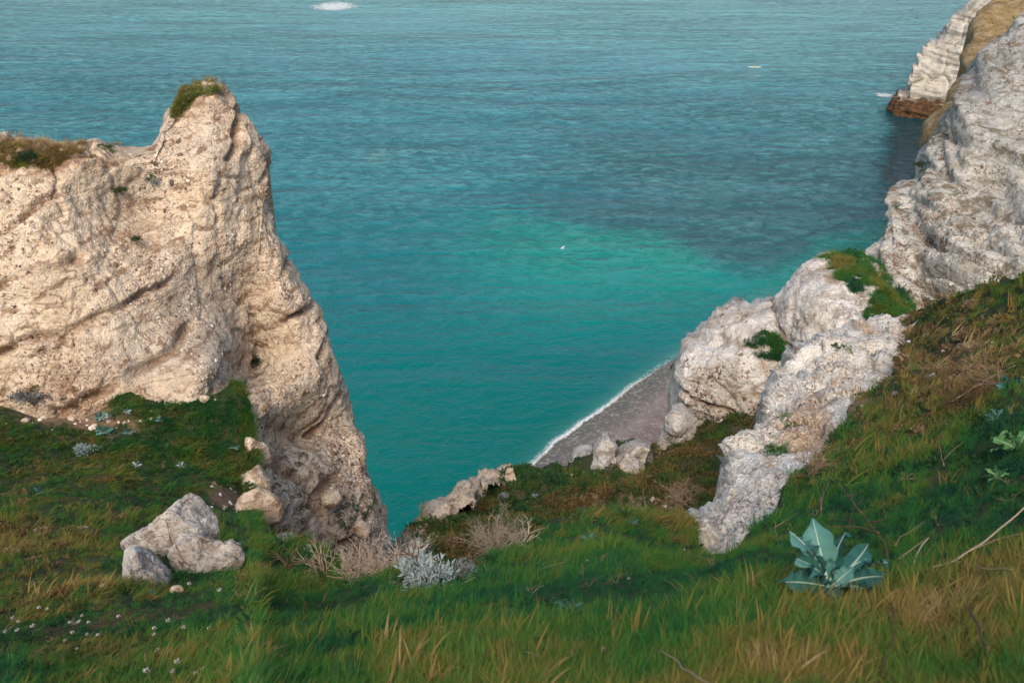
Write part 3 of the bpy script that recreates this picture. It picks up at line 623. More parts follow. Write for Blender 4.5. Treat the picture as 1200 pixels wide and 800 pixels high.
# long ridge running down towards us
B2_top = [(1095,372),(1075,372),(1060,372),(1035,373),(1010,377),(985,382),(962,388),(938,398),(928,415),(922,440),(912,455),(898,472),(886,498),(864,518),(859,535),(846,556),(838,582),(818,603),(808,614),(814,632),(818,650),(820,670)]
B2_bot = [(1120,400),(1105,405),(1100,408),(1092,412),(1082,420),(1070,430),(1055,440),(1040,450),(1025,465),(1010,485),(995,500),(985,520),(975,540),(960,560),(945,580),(930,600),(915,620),(895,640),(880,655),(865,668),(850,680),(835,690)]
B2_bot = [(x + 24, y) for x, y in B2_bot]
B2_c = [(1095,372,28),(1060,372,28.5),(1010,377,28.5),(962,388,27.5),(938,398,25.2),(922,440,19.9),(898,472,16.4),(886,498,14.7),(862,522,13.2),(846,556,11.4),(838,582,10.4),(812,610,9.7),(820,660,8.4),
  (1070,400,24.5),(1030,430,19.2),(990,465,15.5),(960,495,13.6),(930,530,11.5),(900,570,9.7),(870,610,8.6),(840,650,7.9),(1100,408,23.4),(1055,445,17.5),(990,520,11.3),(920,610,8.0),(850,680,7.0),
  (1000,400,23.6),(960,430,19.1),(930,470,16.0),(900,510,13.5),(880,550,11.2),(850,600,9.4),(835,630,8.7)]
def b2_disp(G, N, U, V):
    sc = np.clip(G[..., 1] * .0045, .035, .17)
    out = 0; ms = 0
    lv = [.04, .06, .09, .13, .17]
    for k, s in enumerate(lv):
        wt = np.clip(1 - abs(np.log(sc / s)) / .45, 0, 1)
        if k == 0: wt = np.where(sc < s, 1, wt)
        if k == 4: wt = np.where(sc > s, 1, wt)
        d, m_ = chalk_disp(s, 1.25, (0, 0), 0, 1, 44 + k, .05, .05, [(1000,440,40,30,.35,-.2,0),(960,480,30,30,.5,-.2,0),(945,510,25,25,.8,-.3,0),(905,540,25,25,.5,-.1,.1),(950,415,50,25,-.3,.35,.1),(1040,400,40,20,.25,.1,.3),(850,600,30,45,-.35,.1,.25),(880,560,25,30,-.2,.35,.2),(1012,380,12,5,.8,0,0),(1060,395,20,14,.5,-.3,0),(948,508,22,14,.7,-.4,0)], 1.7, 3.4, .45)(G, N, U, V)
        out = out + d * wt; ms = ms + m_ * wt[..., None]
        tot = wt if k == 0 else tot + wt
    return out / tot, ms / tot[..., None]
o, i_b2 = sheet('chalk_ridge', B2_top, B2_bot, B2_c, M_ridge, 1.9, (12, .8), b2_disp, back=((.3,.2),(.8,1.5),(1.5,6),(2.5,500)))
tag(o, 'long pale crumbling chalk ridge running down beside the right-hand slope', 'rock')

def rock(name, label, top, bot, ctrl, mat, sc, amp=1.0, rnd=(8, .3), thick=.6, drop=1.2, seed=1, blobs=(), grey=.1, stain=0.0, step=1.6, **k):
    o, i = sheet(name, top, bot, ctrl, mat, step, rnd, chalk_disp(sc, amp, (0, 0), 0, 1, seed, grey, stain, blobs),
                 back=((thick * .35, thick * .1), (thick * .8, drop * .4), (thick, drop)), c=12, **k)
    tag(o, label, 'rock'); return i
# two foreground boulders on the left, sunk in the turf
gY = rbf(A_ctrl, 22)
def gyv(u, v): return float(gY(np.array([float(u)]), np.array([float(v)]))[0])
def poly_rock(name, label, lumps, mat, seed, sub=5, rough=.05, wpos=None):
    """angular solid boulder: each lump is a sphere cut by random planes; lumps: centre, half sizes, long-axis end or None"""
    import bmesh
    c0 = lumps[0][0].copy(); VV = []; FF = []; k0 = 0
    for li, (c_, hs, ax) in enumerate(lumps):
        bm = bmesh.new(); bmesh.ops.create_icosphere(bm, subdivisions=sub, radius=1); d = np.array([q.co[:] for q in bm.verts]); fc = [[q.index + k0 for q in f.verts] for f in bm.faces]; bm.free()
        d /= np.linalg.norm(d, axis=1)[:, None]; rd = np.random.default_rng(seed + li)
        nn = rd.normal(size=(11, 3)); nn /= np.linalg.norm(nn, axis=1)[:, None]; dd = rd.uniform(.62, .95, 11)
        q = d @ nn.T; r = np.where(q > .05, dd / np.maximum(q, .05), 9); r = np.minimum(-np.log(np.exp(-r * 34).sum(1)) / 34, 1.08)
        v = d * r[:, None] * np.array(hs)
        if ax is not None:
            x = (ax - c_) / np.linalg.norm(ax - c_); y = np.cross([0, 0, 1.0], x); y /= np.linalg.norm(y); z = np.cross(x, y); v = v @ np.stack([x, y, z])
        w_ = v + (c_ - c0); m_ = min(hs)
        f1, f2, cc = voro(w_ + 50, m_ * .55, seed + 5); nrm = d
        v = v + nrm * ((fbm(w_ + 50, m_ * .9, 5, seed + 6, .58) - .5) * rough * 6 + (cc - .5) * rough * .9 - rough * .8 * (1 - sstep(0, .12, f2 - f1)) + (fbm(w_ + 50, m_ * .16, 3, seed + 7) - .5) * rough * .9)[:, None]
        VV.append(v + (c_ - c0)); FF += fc; k0 += len(v)
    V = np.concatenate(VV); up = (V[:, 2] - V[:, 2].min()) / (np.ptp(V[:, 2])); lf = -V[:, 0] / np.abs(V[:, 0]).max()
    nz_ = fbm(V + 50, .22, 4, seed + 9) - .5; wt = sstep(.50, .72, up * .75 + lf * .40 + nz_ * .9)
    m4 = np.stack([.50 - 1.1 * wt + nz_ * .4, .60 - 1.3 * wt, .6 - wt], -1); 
    if wpos is not None:
        g = np.exp(-(((V - (wpos[0] - c0)) / wpos[1]) ** 2).sum(-1)); m4[:, 0] += 1.6 * g; m4[:, 1] -= g
    o = mesh_obj(name, V, FF, mat, attrs={'mask': np.concatenate([np.clip(m4, 0, 1), np.ones((len(V), 1))], 1)}); o.location = tuple(c0 - np.array([0, 0, .05])); tag(o, label, 'rock'); return o
g1 = gyv(205, 660); g2 = gyv(250, 668)
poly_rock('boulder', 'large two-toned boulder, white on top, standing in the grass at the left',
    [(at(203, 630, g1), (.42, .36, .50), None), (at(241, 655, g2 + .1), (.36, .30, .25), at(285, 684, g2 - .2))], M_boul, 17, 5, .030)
poly_rock('boulder', 'long sloping pale boulder with an orange lichen spot, in front of the larger one',
    [(at(165, 664, gyv(165, 676)), (.48, .20, .22), at(196, 697, gyv(196, 700)))], M_boul, 44, 5, .022, (at(150, 639, gyv(150, 655) - .25), .09))
for n_, (lb, u, v, Yo, hs) in enumerate([
    ('brown block at the right rim of the gully grass, against the cliff', 296, 566, .2, (.40, .4, .42)), ('rough tan block at the foot of the cliff by the gully', 301, 598, .2, (.44, .4, .40)),
    ('tall tan block leaning on the cliff above the gully rim', 299, 534, .4, (.34, .4, .52))]):
    poly_rock('rock', lb, [(at(u, v, gyv(u, v + 4) + Yo), hs, None)], M_left, 70 + 3 * n_, 4, .03)
# group of small chalk stacks above the beach
spec = [
 ('tall white chalk stump with a rounded top, at the slope edge above the surf', [(690,590),(692,570),(690,552),(694,530),(697,518),(704,511),(714,510),(721,516),(724,526),(718,540),(716,560),(714,584)], 38.5, .12, 0),
 ('yellowish chalk lump right of the tall stump, above the beach', [(716,575),(720,548),(724,534),(733,525),(744,519),(757,518),(765,522),(758,532),(752,546),(740,562),(732,580)], 38.5, .12, 1),
 ('pale speckled chalk knob at the foot of the big white block', [(768,528),(772,512),(778,500),(781,486),(788,478),(798,476),(806,484),(812,498),(810,512),(798,520),(790,530)], 42.5, .13, 2),
 ('small low white rock left of the tall chalk stump', [(672,548),(675,534),(680,527),(688,526),(694,530),(694,546)], 41.0, .09, 3),
 ('squat grey-white rock below the tall chalk stump, beside a blue-grey bush', [(682,590),(684,572),(688,558),(696,552),(704,558),(703,574),(700,592)], 36.5, .09, 4)]
for lb, top, Yc, sc, k in spec:
    cx = sum(p[0] for p in top) / len(top); vb = max(p[1] for p in top) + 8; n = len(top)
    bot = [(cx + (p[0] - cx) * .55, vb + 4) for p in top]
    bot = [(top[0][0] + (top[-1][0] - top[0][0]) * (j / (n - 1)), vb + 6) for j in range(n)]
    ct = [(p[0], p[1], Yc + .5) for p in top[::2]] + [(cx, (min(p[1] for p in top) + vb) / 2, Yc - .9), (cx, vb + 4, Yc - 1.6)]
    rock('rock', lb, top, bot, ct, M_out, sc, .75, (9, .9), 1.6, 4, 11 + k, [(735,560,20,25,.45 if k == 1 else 0,0,0)], .05, .02 + (.22 if k == 1 else 0))
# pale rims and lumps on the left end of the middle slope
rock('rock', 'white chalk ledge on the shoulder left of the middle slope', [(500,612),(506,600),(514,593),(522,588),(530,580),(540,574),(550,571),(556,578),(548,588)], [(508,622),(512,618),(516,614),(522,608),(530,602),(536,597),(542,594),(548,592),(552,592)],
     [(506,600,29.8),(530,580,31.5),(550,571,32.6),(525,595,29.6),(542,586,30.6),(522,612,28.6),(548,594,29.8)], M_left, .10, 1.1, (6, .6), 1.2, 3, 21, [], -.2, -.1)
rock('rock', 'thin white rock rim at the crest of the middle slope', [(562,563),(570,556),(580,550),(590,546),(599,545),(603,551),(598,556)], [(566,572),(572,569),(578,566),(585,562),(592,559),(598,558),(602,558)],
     [(570,557,36.5),(599,545,38.5),(580,564,34.8),(592,556,36.2)], M_left, .10, 1.0, (5, .5), 1.0, 3, 22, [], -.3, -.15)
rock('rock', 'small pale rock beside dry grasses at the gap to the sea', [(478,660),(480,644),(484,634),(490,631),(494,640),(495,656)], [(480,668),(484,668),(487,668),(490,668),(493,668),(496,666)],
     [(480,644,23.6),(490,631,24),(487,655,22.7),(488,668,22.0)], M_left, .08, 1.0, (6, .4), .8, 2, 23, [], -.2, -.1)

def pebble_mesh(seed, s=(1, .75, .6), sub=2):
    import bmesh
    bm = bmesh.new(); bmesh.ops.create_icosphere(bm, subdivisions=sub, radius=1)
    v = np.array([q.co[:] for q in bm.verts]); f1, f2, c_ = voro(v, .9, seed)
    r = .82 + .35 * fbm(v, 1.1, 3, seed + 3) + (c_ - .5) * .22; v = v * r[:, None] * np.array(s)
    fc = [[q.index for q in f.verts] for f in bm.faces]; bm.free(); return v, fc
def stone(name, label, u, v, Y, wpx, mat, seed, s=(1, .7, .55), rz=0.0, group=None):
    k = mpp(u, v, Y) * wpx / 2; vv, fc = pebble_mesh(seed, s, 3 if wpx > 12 else 2)
    o = mesh_obj(name, vv * k, fc, mat); o.location = tuple(at(u, v, Y) + np.array([0, 0, k * .15])); o.rotation_euler = (0, R(12), rz)
    m4 = np.zeros((len(vv), 4)); m4[:, 0] = .1; m4[:, 1] = .15; m4[:, 3] = 1
    a = o.data.color_attributes.new('mask', 'FLOAT_COLOR', 'POINT'); a.data.foreach_set('color', m4.astype(np.float32).ravel())
    tag(o, label, 'stone', group); return o
for n_, (lb, u, v, wp, rz) in enumerate([
    ('white stone lying in short grass left of the long boulder', 81, 625, 14, .2), ('rounder white stone touching its neighbour near the long boulder', 97, 623, 17, .9),
    ('cream stone at the far left edge of the gully grass', 0, 583, 12, .4), ('flat pale stone in grass near the left edge', 14, 600, 16, .1), ('tan pebble in the dark gully grass', 92, 583, 14, .5),
    ('half-buried beige stone below the sloping boulder', 208, 692, 16, .1), ('pink-beige chunk under the grey shrub at the cliff foot', 30, 494, 12, 1.2),
    ('squarish beige chunk in bare soil at the cliff foot', 52, 490, 10, .3), ('tan stone among rubble at the cliff foot', 84, 492, 12, 2.), ('white stone half out of the grass bank edge', 240, 468, 13, .4),
    ('white elongated stone lying on the right-hand slope', 1060, 452, 13, .6), ('second elongated white stone lower on the right-hand slope', 1094, 441, 12, .3), ('pale flat stone on the right slope below the white ones', 1050, 462, 12, .5),
    ('pale curved stone in brown scrub on the right slope', 1064, 478, 14, .4), ('small white stone at the base of the ridge by yellow grass', 868, 622, 9, .1)]):
    stone('stone', lb, u, v, float(gY(np.array([float(u)]), np.array([float(v)]))[0]) * .995, wp, M_left if 'cliff foot' in lb or 'half' in lb else M_boul, 60 + n_, rz=rz, s=(1, .62, .45) if 'elong' in lb or 'flat' in lb else (1, .8, .7))
# rubble blocks at the right-hand end of the cliff foot, each resting against the cliff
for n_, (lb, u, v, wp, Yv) in enumerate([('white rounded block at the cliff foot beside the gully grass', 272, 598, 22, 17.6), ('cream block below the white one at the cliff foot', 268, 577, 18, 18.4), ('pale grey slab leaning in the cliff face near the sea gap', 388, 585, 28, 21.2),
                                      ('grey weathered lump at the bottom right corner of the left cliff', 424, 622, 26, 21.6), ('small loose cream stone on the cliff edge over the sea', 382, 394, 6, 27.6), ('brown stone perched on the lower cliff edge', 422, 571, 6, 24.5)]):
    stone('rock', lb, u, v, Yv, wp, M_left if n_ != 0 else M_boul, 90 + n_, rz=n_ * .7, s=(1, .8, .8))

# ================================================================== plant materials
def leaf_mat(name, stops, inst=True, rough=.6, trans=.35, nscale=6.0):
    m = NT(name); P = m.coord()
    t = m.attr('tint', 'INSTANCER').outputs['Fac'] if inst else m.math('MULTIPLY', m.node('ShaderNodeObjectInfo').outputs['Random'], .55)
    n = m.noise(P, nscale, 3, .6)
    f = m.math('ADD', t, m.math('MULTIPLY', m.math('SUBTRACT', n, .5), .30))
    col = m.ramp(f, stops)
    a = m.pbr(col, .85 if inst else rough, None, .08 if inst else .25)
    tr = m.node('ShaderNodeBsdfTranslucent'); m.put(tr.inputs[0], col)
    mx = m.node('ShaderNodeMixShader'); m.put(mx.inputs[0], trans); m.put(mx.inputs[1], a); m.put(mx.inputs[2], tr.outputs[0])
    return m.done(mx.outputs[0])
G_ST = [(.0, (.018, .085, .040)), (.22, (.034, .150, .030)), (.42, (.095, .165, .028)), (.60, (.18, .150, .038)), (.80, (.28, .185, .065)), (1.0, (.42, .32, .17))]
M_grass = leaf_mat('grass_blade', G_ST)
M_herb = leaf_mat('herb_leaf', [(.0, (.018, .060, .034)), (.3, (.042, .105, .034)), (.5, (.095, .110, .034)), (.7, (.17, .105, .050)), (1.0, (.34, .26, .17))])
M_silver = leaf_mat('silver_leaf', [(0, (.17, .25, .26)), (.3, (.26, .34, .35)), (.6, (.34, .40, .40))], False, .8, .15, 30)
M_slate = leaf_mat('slate_leaf', [(0, (.10, .13, .14)), (.3, (.20, .23, .24)), (.6, (.30, .31, .31))], False, .8, .1, 12)
M_teal = leaf_mat('teal_leaf', [(0, (.022, .095, .080)), (.3, (.045, .155, .130)), (.6, (.085, .22, .19))], False, .5, .2, 14)
M_cab = leaf_mat('cabbage_leaf', [(0, (.06, .15, .06)), (.3, (.09, .24, .08)), (.6, (.16, .32, .12))], False, .5, .3, 8)
M_rib = leaf_mat('pale_rib', [(0, (.30, .42, .34)), (1, (.42, .55, .44))], False, .6, .1, 8)
M_twig = leaf_mat('dry_twig', [(0, (.16, .10, .06)), (.3, (.30, .22, .15)), (.7, (.42, .33, .25))], False, .9, 0.0, 5)
M_pink = leaf_mat('bleached_twig', [(0, (.26, .20, .155)), (.3, (.42, .345, .28)), (.7, (.60, .52, .44))], False, .9, .0, 9)
M_bark = leaf_mat('dark_stem', [(0, (.06, .035, .02)), (.5, (.16, .09, .05)), (1, (.26, .16, .10))], False, .9, .0, 9)
M_dkgreen = leaf_mat('dark_bush_leaf', [(0, (.010, .040, .018)), (.35, (.028, .07, .022)), (.6, (.06, .09, .03))], False, .6, .3, 5)
M_flower = leaf_mat('white_petal', [(0, (.62, .55, .52)), (1, (.80, .76, .74))], False, .8, .3, 40)
M_seed = leaf_mat('pink_seed_head', [(0, (.38, .22, .17)), (1, (.62, .45, .38))], False, .9, .2, 40)

def blades(n, rad, h, w, lean, seed, curl=.5, seg=4, spread=.5):
    r = np.random.default_rng(seed); V = []; Fq = []; k0 = 0
    for i in range(n):
        a, q = r.random() * 6.283, rad * math.sqrt(r.random()); b = np.array([q * math.cos(a), q * math.sin(a), -.08])
        ld = np.array([math.cos(a2 := r.normal(0, spread)), math.sin(a2), 0]); L = h * r.uniform(.55, 1.05); ln_ = lean * r.uniform(.5, 1.3); cu = curl * r.uniform(.3, 1.4)
        wd = np.array([math.cos(b2 := r.random() * 3.14), math.sin(b2), 0]) * w * r.uniform(.7, 1.3)
        for s_ in range(seg + 1):
            t_ = s_ / seg; ang = ln_ + cu * t_
            p = b + L * t_ * (np.array([0, 0, 1]) * math.cos(ang) + ld * math.sin(ang)); ww = wd * (1 - t_ ** 1.6) * .5
            V += [p - ww, p + ww] if s_ < seg else [p]
        for s_ in range(seg - 1): Fq.append((k0 + 2 * s_, k0 + 2 * s_ + 1, k0 + 2 * s_ + 3, k0 + 2 * s_ + 2))
        Fq.append((k0 + 2 * seg - 2, k0 + 2 * seg - 1, k0 + 2 * seg)); k0 += 2 * seg + 1
    return np.array(V), Fq
def leafclump(n, rad, size, seed, flat=.6, asp=.55, up=.3):
    r = np.random.default_rng(seed); V = []; Fq = []
    for i in range(n):
        d = r.normal(size=3); d[2] = abs(d[2]) * 1.0; d /= np.linalg.norm(d); p = d * rad * r.uniform(.45, 1.0) * np.array([1, 1, flat])
        ax = d + r.normal(size=3) * .7 + np.array([0, 0, up]); ax /= np.linalg.norm(ax); sd_ = np.cross(ax, r.normal(size=3)); sd_ /= np.linalg.norm(sd_)
        s_ = size * r.uniform(.6, 1.3); nn = np.cross(ax, sd_) * s_ * .12; k0 = len(V)
        V += [p, p + ax * s_ * .5 + sd_ * s_ * asp * .5 + nn, p + ax * s_, p + ax * s_ * .5 - sd_ * s_ * asp * .5 + nn]
        Fq.append((k0, k0 + 1, k0 + 2, k0 + 3))
    return np.array(V), Fq
def tube(pts, r0, r1, sides=5):
    """a tapering bent stem; returns verts, faces"""
    P = np.array(pts, float); n = len(P); T = np.gradient(P, axis=0); T /= np.linalg.norm(T, axis=1)[:, None] + 1e-9
    up = np.array([.13, .21, .97]); A = np.cross(T, up); A /= np.linalg.norm(A, axis=1)[:, None] + 1e-9; B = np.cross(T, A)
    rr = np.linspace(r0, r1, n); V = []
    for i in range(n):
        for j in range(sides): an = 6.2832 * j / sides; V.append(P[i] + rr[i] * (A[i] * math.cos(an) + B[i] * math.sin(an)))
    Fq = [(i * sides + j, i * sides + (j + 1) % sides, (i + 1) * sides + (j + 1) % sides, (i + 1) * sides + j) for i in range(n - 1) for j in range(sides)]
    Fq += [tuple(range(sides))[::-1], tuple((n - 1) * sides + j for j in range(sides))]
    return np.array(V), Fq
def join(parts):
    V = []; Fq = []; k = 0
    for v, f in parts: V.append(v); Fq += [tuple(i + k for i in q) for q in f]; k += len(v)
    return np.concatenate(V), Fq
def branchy(n, h, r, seed, spread=.8, gen=2, lean=(0, 0), kids=3):
    rd = np.random.default_rng(seed); parts = []
    def grow(p, d, L, rr, g):
        pts = [p]; 
        for s_ in range(4):
            d = d + rd.normal(size=3) * .16; d /= np.linalg.norm(d); pts.append(pts[-1] + d * L / 4)
        parts.append(tube(pts, rr, rr * .5, 4))
        if g > 0:
            for c_ in range(kids):
                i = rd.integers(2, 5); dd = d + rd.normal(size=3) * spread * .7; dd[2] = abs(dd[2]) * .8 + .1; dd /= np.linalg.norm(dd); grow(pts[i], dd, L * rd.uniform(.45, .75), rr * .6, g - 1)
    for i in range(n):
        d = rd.normal(size=3) * spread * .6; d[2] = 1; d[0] += lean[0]; d[1] += lean[1]; d /= np.linalg.norm(d); grow(np.array([0, 0, -.03 * h]) + rd.normal(size=3) * .04 * h * np.array([1, 1, 0]), d, h * rd.uniform(.4, .7), r, gen)
    return join(parts)

# tuft kinds (unit size, leaning along +x)
tufts = []
for i in range(4): tufts.append(mesh_obj('fine_tuft', *blades(26, .42, 1.0, .036, .55, 100 + i, .75), M_grass))            # 0-3 combed fine
for i in range(3): tufts.append(mesh_obj('coarse_tuft', *blades(13, .34, 1.0, .056, .35, 110 + i, .7), M_grass))           # 4-6 coarse blades
for i in range(2): tufts.append(mesh_obj('stem_tuft', *blades(5, .30, 1.35, .016, .35, 120 + i, .35), M_grass))            # 7-8 long stems
for i in range(4): tufts.append(mesh_obj('herb_tuft', *leafclump(46, .5, .24, 130 + i), M_herb))                         # 9-12 leafy
for i in range(2): tufts.append(mesh_obj('scrub_tuft', *branchy(6, 1.0, .014, 140 + i, 1.0, 1), M_herb))                  # 13-14 twigs
for i in range(2): tufts.append(mesh_obj('broad_leaf_tuft', *leafclump(14, .45, .55, 150 + i, .5, .7, .1), M_herb))        # 15-16 larger leaves
TUFTS = make_coll('tufts', tufts)
# names sort alphabetically in the collection: map kind -> index
order = sorted([o.name for o in TUFTS.objects])
def kinds(base): return np.array([order.index(o.name) for o in TUFTS.objects if o.name.startswith(base)])
K_F, K_C, K_S, K_H, K_T, K_B = (kinds(b) for b in ('fine', 'coarse', 'stem', 'herb', 'scrub', 'broad'))

# ---- foreground turf
tint_f = blobf(.31, [(520,720,260,50,-.14),(700,690,140,40,-.10),(90,740,130,60,.16),(20,640,70,40,.18),(60,640,90,50,.20),(215,495,75,30,-.06),(150,470,30,8,.1),(285,520,14,40,.25),(100,560,70,35,.14),(240,540,60,25,.04),(60,600,60,25,-.12),
    (1120,420,100,65,.42),(1030,480,50,40,.10),(1160,350,60,30,.08),(1060,560,120,40,-.06),(980,620,60,30,-.04),(1120,760,110,50,.14),(950,800,110,30,.14),(600,815,260,22,.10),(870,650,40,30,.14),
    (720,655,60,30,-.02),(600,640,40,20,-.12),(800,620,60,14,.06),(1180,520,40,40,-.18),(380,690,60,25,.06),(250,700,40,30,.05)])
herb_f = blobf(.14, [(60,740,120,50,.25),(1080,400,100,60,.75),(1150,470,80,70,.4),(1000,500,60,50,.35),(1120,560,90,50,.25),(160,650,60,25,.30),(60,650,80,40,.25),(120,720,120,50,.15),(350,650,60,14,.2),(600,760,100,60,.08),(1170,350,60,30,.3)])
clr = lambda u, v: 1 - .93 * np.clip(blobf(0, [(972,668,74,36,1.4),(975,708,60,18,1.0),(492,676,40,12,.9),(540,680,26,10,.8),(240,682,40,8,.7),(170,704,34,9,.7)])(u, v), 0, 1)
bare_f = blobf(0, [(78,490,85,11,1.3),(20,492,40,14,.6),(268,584,34,20,1.2),(985,470,22,16,.9),(935,535,16,12,.6),(1062,408,14,10,.5)])
def near_pts(n, dens):
    P, U, V, N = sample(i_near, n, lambda u, v, G: dens(u, v) * np.where((u > -80) & (u < 1290) & (v < 900), 1, .30) * (v < 1800)); return P, U, V, N
def turf(name, n, dens, pickf, sizef, label, tshift=0.0, leanz=.35):
    P, U, V, N = near_pts(n, dens); m_ = len(P)
    nz = fbm(P * np.array([1, 1, 0]), .9, 3, 200); nz2 = fbm(P, .22, 2, 201)
    nz3 = fbm(P, .35, 3, 204)
    tint = tint_f(U, V) + (nz - .5) * .6 + (nz3 - .5) * .6 + (nz2 - .5) * .35 + rng.normal(0, .11, m_) + tshift
    sz = sizef(P[:, 1], U, V) * rng.uniform(.6, 1.3, m_) * (.35 + 1.3 * nz)
    rz = rng.normal(.25, .85, m_) + (fbm(P, 1.7, 2, 203) - .5) * 2.2
    rz = np.where((U < 305) & (V < 610), rng.normal(-.9, .45, m_), rz)
    rot = np.stack([rng.normal(0, .15, m_), rng.normal(0, .15, m_), rz], -1)
    scl = np.stack([sz, sz, sz * rng.uniform(.75, 1.2, m_)], -1)
    scatter(name, TUFTS, P, rot, scl, pickf(U, V, m_), np.clip(tint, 0, 1), label, 'grass')
size_g = lambda Y, U, V: np.interp(Y, [1, 3, 6, 12, 20, 26], [.055, .072, .105, .18, .28, .36])
def pick_g(U, V, m_):
    r = rng.random(m_); h = herb_f(U, V); bott = (V > 720) * .3
    k = rng.choice(K_F, m_); k = np.where(r < .09 + bott * .2, rng.choice(K_C, m_), k); k = np.where(r > .97, rng.choice(K_S, m_), k)
    return k
turf('grass', 128000, lambda u, v: (1 - np.clip(bare_f(u, v), 0, 1) - .5 * np.clip(herb_f(u, v), 0, 1)) * clr(u, v), pick_g, size_g, 'wind-combed green and tan grass covering the foreground slope and gully')
def pick_h(U, V, m_):
    r = rng.random(m_); k = rng.choice(K_H, m_); k = np.where(r < .20, rng.choice(K_T, m_), k); return np.where(r > .90, rng.choice(K_B, m_), k)
turf('low_herbs', 100000, lambda u, v: np.clip(herb_f(u, v), 0, 1) * .8 * (1 - np.clip(bare_f(u, v), 0, .8)), pick_h, lambda Y, U, V: np.interp(Y, [1, 3, 6, 12, 20, 26], [.05, .075, .11, .18, .28, .36]), 'low leafy herbs and brown scrub mixed into the turf of the slopes', .0)
# longer stems and straw standing above the turf
turf('tall_grass_stems', 5200, lambda u, v: clr(u, v) ** 3 * (.25 + .6 * (v > 690) + .3 * (u > 900)), lambda U, V, m_: np.where(rng.random(m_) < .6, rng.choice(K_S, m_), rng.choice(K_C, m_)), lambda Y, U, V: np.interp(Y, [1, 3, 6, 20], [.075, .105, .17, .32]), 'taller yellow and tan grass stems standing above the foreground turf', .26)

P, U, V, N = near_pts(16000, lambda u, v: clr(u, v) * np.clip(blobf(.10, [(80,730,150,60,.35),(980,760,140,40,.5),(600,790,220,26,.3),(1100,440,90,70,.5),(760,660,60,20,.3),(420,690,60,12,.3)])(u, v), 0, 1) * .8)
m_ = len(P); sz = np.interp(P[:, 1], [1, 3, 6, 20], [.06, .09, .13, .30]) * rng.uniform(.6, 1.4, m_)
scatter('dead_thatch', TUFTS, P + N * (sz * .15)[:, None], np.stack([rng.normal(0, .5, m_), rng.normal(.6, .5, m_), rng.uniform(0, 6.28, m_)], -1), np.stack([sz, sz, sz * .45], -1), np.where(rng.random(m_) < .6, rng.choice(K_S, m_), rng.choice(K_T, m_)), np.clip(rng.normal(.85, .12, m_), 0, 1), 'flattened dead straw and thatch caught between the green blades', 'grass')
# ---- middle slope cover
def mid_cover(name, n, info, dens, kf, size, tf, label, zr=True, br=0):
    P, U, V, N = sample(info, n, dens, br); m_ = len(P)
    sz = size * (P[:, 1] / 30) ** .6 * rng.uniform(.5, 1.35, m_); rot = np.stack([rng.normal(0, .2, m_), rng.normal(0, .2, m_), rng.uniform(0, 6.28, m_) if zr else rng.normal(0, .6, m_)], -1)
    tint = tf(U, V) + (fbm(P, 1.6, 3, 210) - .5) * .9 + rng.normal(0, .08, m_)
    scatter(name, TUFTS, P, rot, np.stack([sz] * 3, -1), kf(m_), np.clip(tint, 0, 1), label, 'plants')
soil_m = blobf(0, [(480,650,20,60,.9),(500,610,20,20,.6),(740,610,45,22,.35),(860,492,50,10,.6),(700,570,20,14,.3),(790,610,30,15,.2)])
mid_cover('slope_herbs', 15000, i_mid, lambda u, v, G: (1 - np.clip(soil_m(u, v), 0, 1)) * (v < 680) * np.clip((v - np.interp(u, [480, 525, 600], [632, 596, 552])) / 7, .04, 1),
    lambda m_: np.where(rng.random(m_) < .68, rng.choice(K_H, m_), np.where(rng.random(m_) < .5, rng.choice(K_T, m_), rng.choice(K_F, m_))), .46,
    blobf(.40, [(640,575,50,20,-.05),(760,600,70,30,.30),(700,630,100,20,.0),(880,500,60,25,-.12),(830,520,40,20,.1),(560,600,40,20,.0),(540,640,40,20,.2)]), 'dark green herbs and brown scrub covering the middle slope above the beach')
mid_cover('slope_scrub', 16000, i_mid, lambda u, v, G: np.clip(blobf(0, [(840,520,80,40,1.0),(780,560,60,40,.6),(700,600,80,30,.3)])(u, v), 0, 1),
    lambda m_: np.where(rng.random(m_) < .6, rng.choice(K_H, m_), np.where(rng.random(m_) < .6, rng.choice(K_T, m_), rng.choice(K_F, m_))), .40, blobf(.50, [(860,500,60,16,-.1)]), 'brown scrub and green herbs at the foot of the white block')
mid_cover('rim_grass', 9000, i_mid, lambda u, v, G: np.clip(blobf(0, [(500,620,24,24,1.0),(484,650,14,30,1.0),(525,600,24,12,.6),(560,572,30,7,.6),(545,640,25,14,.5)])(u, v), 0, 1) * .8,
    lambda m_: rng.choice(np.concatenate([K_F, K_F, K_T, K_H]), m_), .36, blobf(.86, [(560,572,30,12,-.2)]), 'tan dry grass over the pale left end of the middle slope')
# ---- grass on the cliff tops and ledges
cap = lambda info, name, n, dens, size, tf, label, kf=lambda m_: np.where(rng.random(m_) < .85, rng.choice(K_F, m_), rng.choice(K_H, m_)): mid_cover(name, n, info, dens, kf, size, tf, label, True, 2)
def left_d(u, v, G):
    a = sstep(12, 0, v - np.interp(u, [-60, 0, 60, 95, 120], [152, 178, 186, 168, 160])) * (u < 100)
    b = poly_in(u, v, [(197,131),(199,117),(210,100),(232,89),(256,94),(262,103),(250,108),(240,106),(232,112),(222,120),(214,130)])
    c_ = poly_in(u, v, [(115,166),(140,170),(134,176),(120,174)])
    return np.clip(a + .9 * b + .35 * c_, 0, 1) * (fbm(G, .6, 4, 220) > .37 + .0 * u)
cap(i_left, 'cliff_top_grass', 150000, left_d, .24, blobf(.72, [(30,183,22,9,-.35),(230,105,30,14,-.08),(60,165,60,8,.12)]), 'olive and tan grass along the top of the left cliff and its pinnacle')
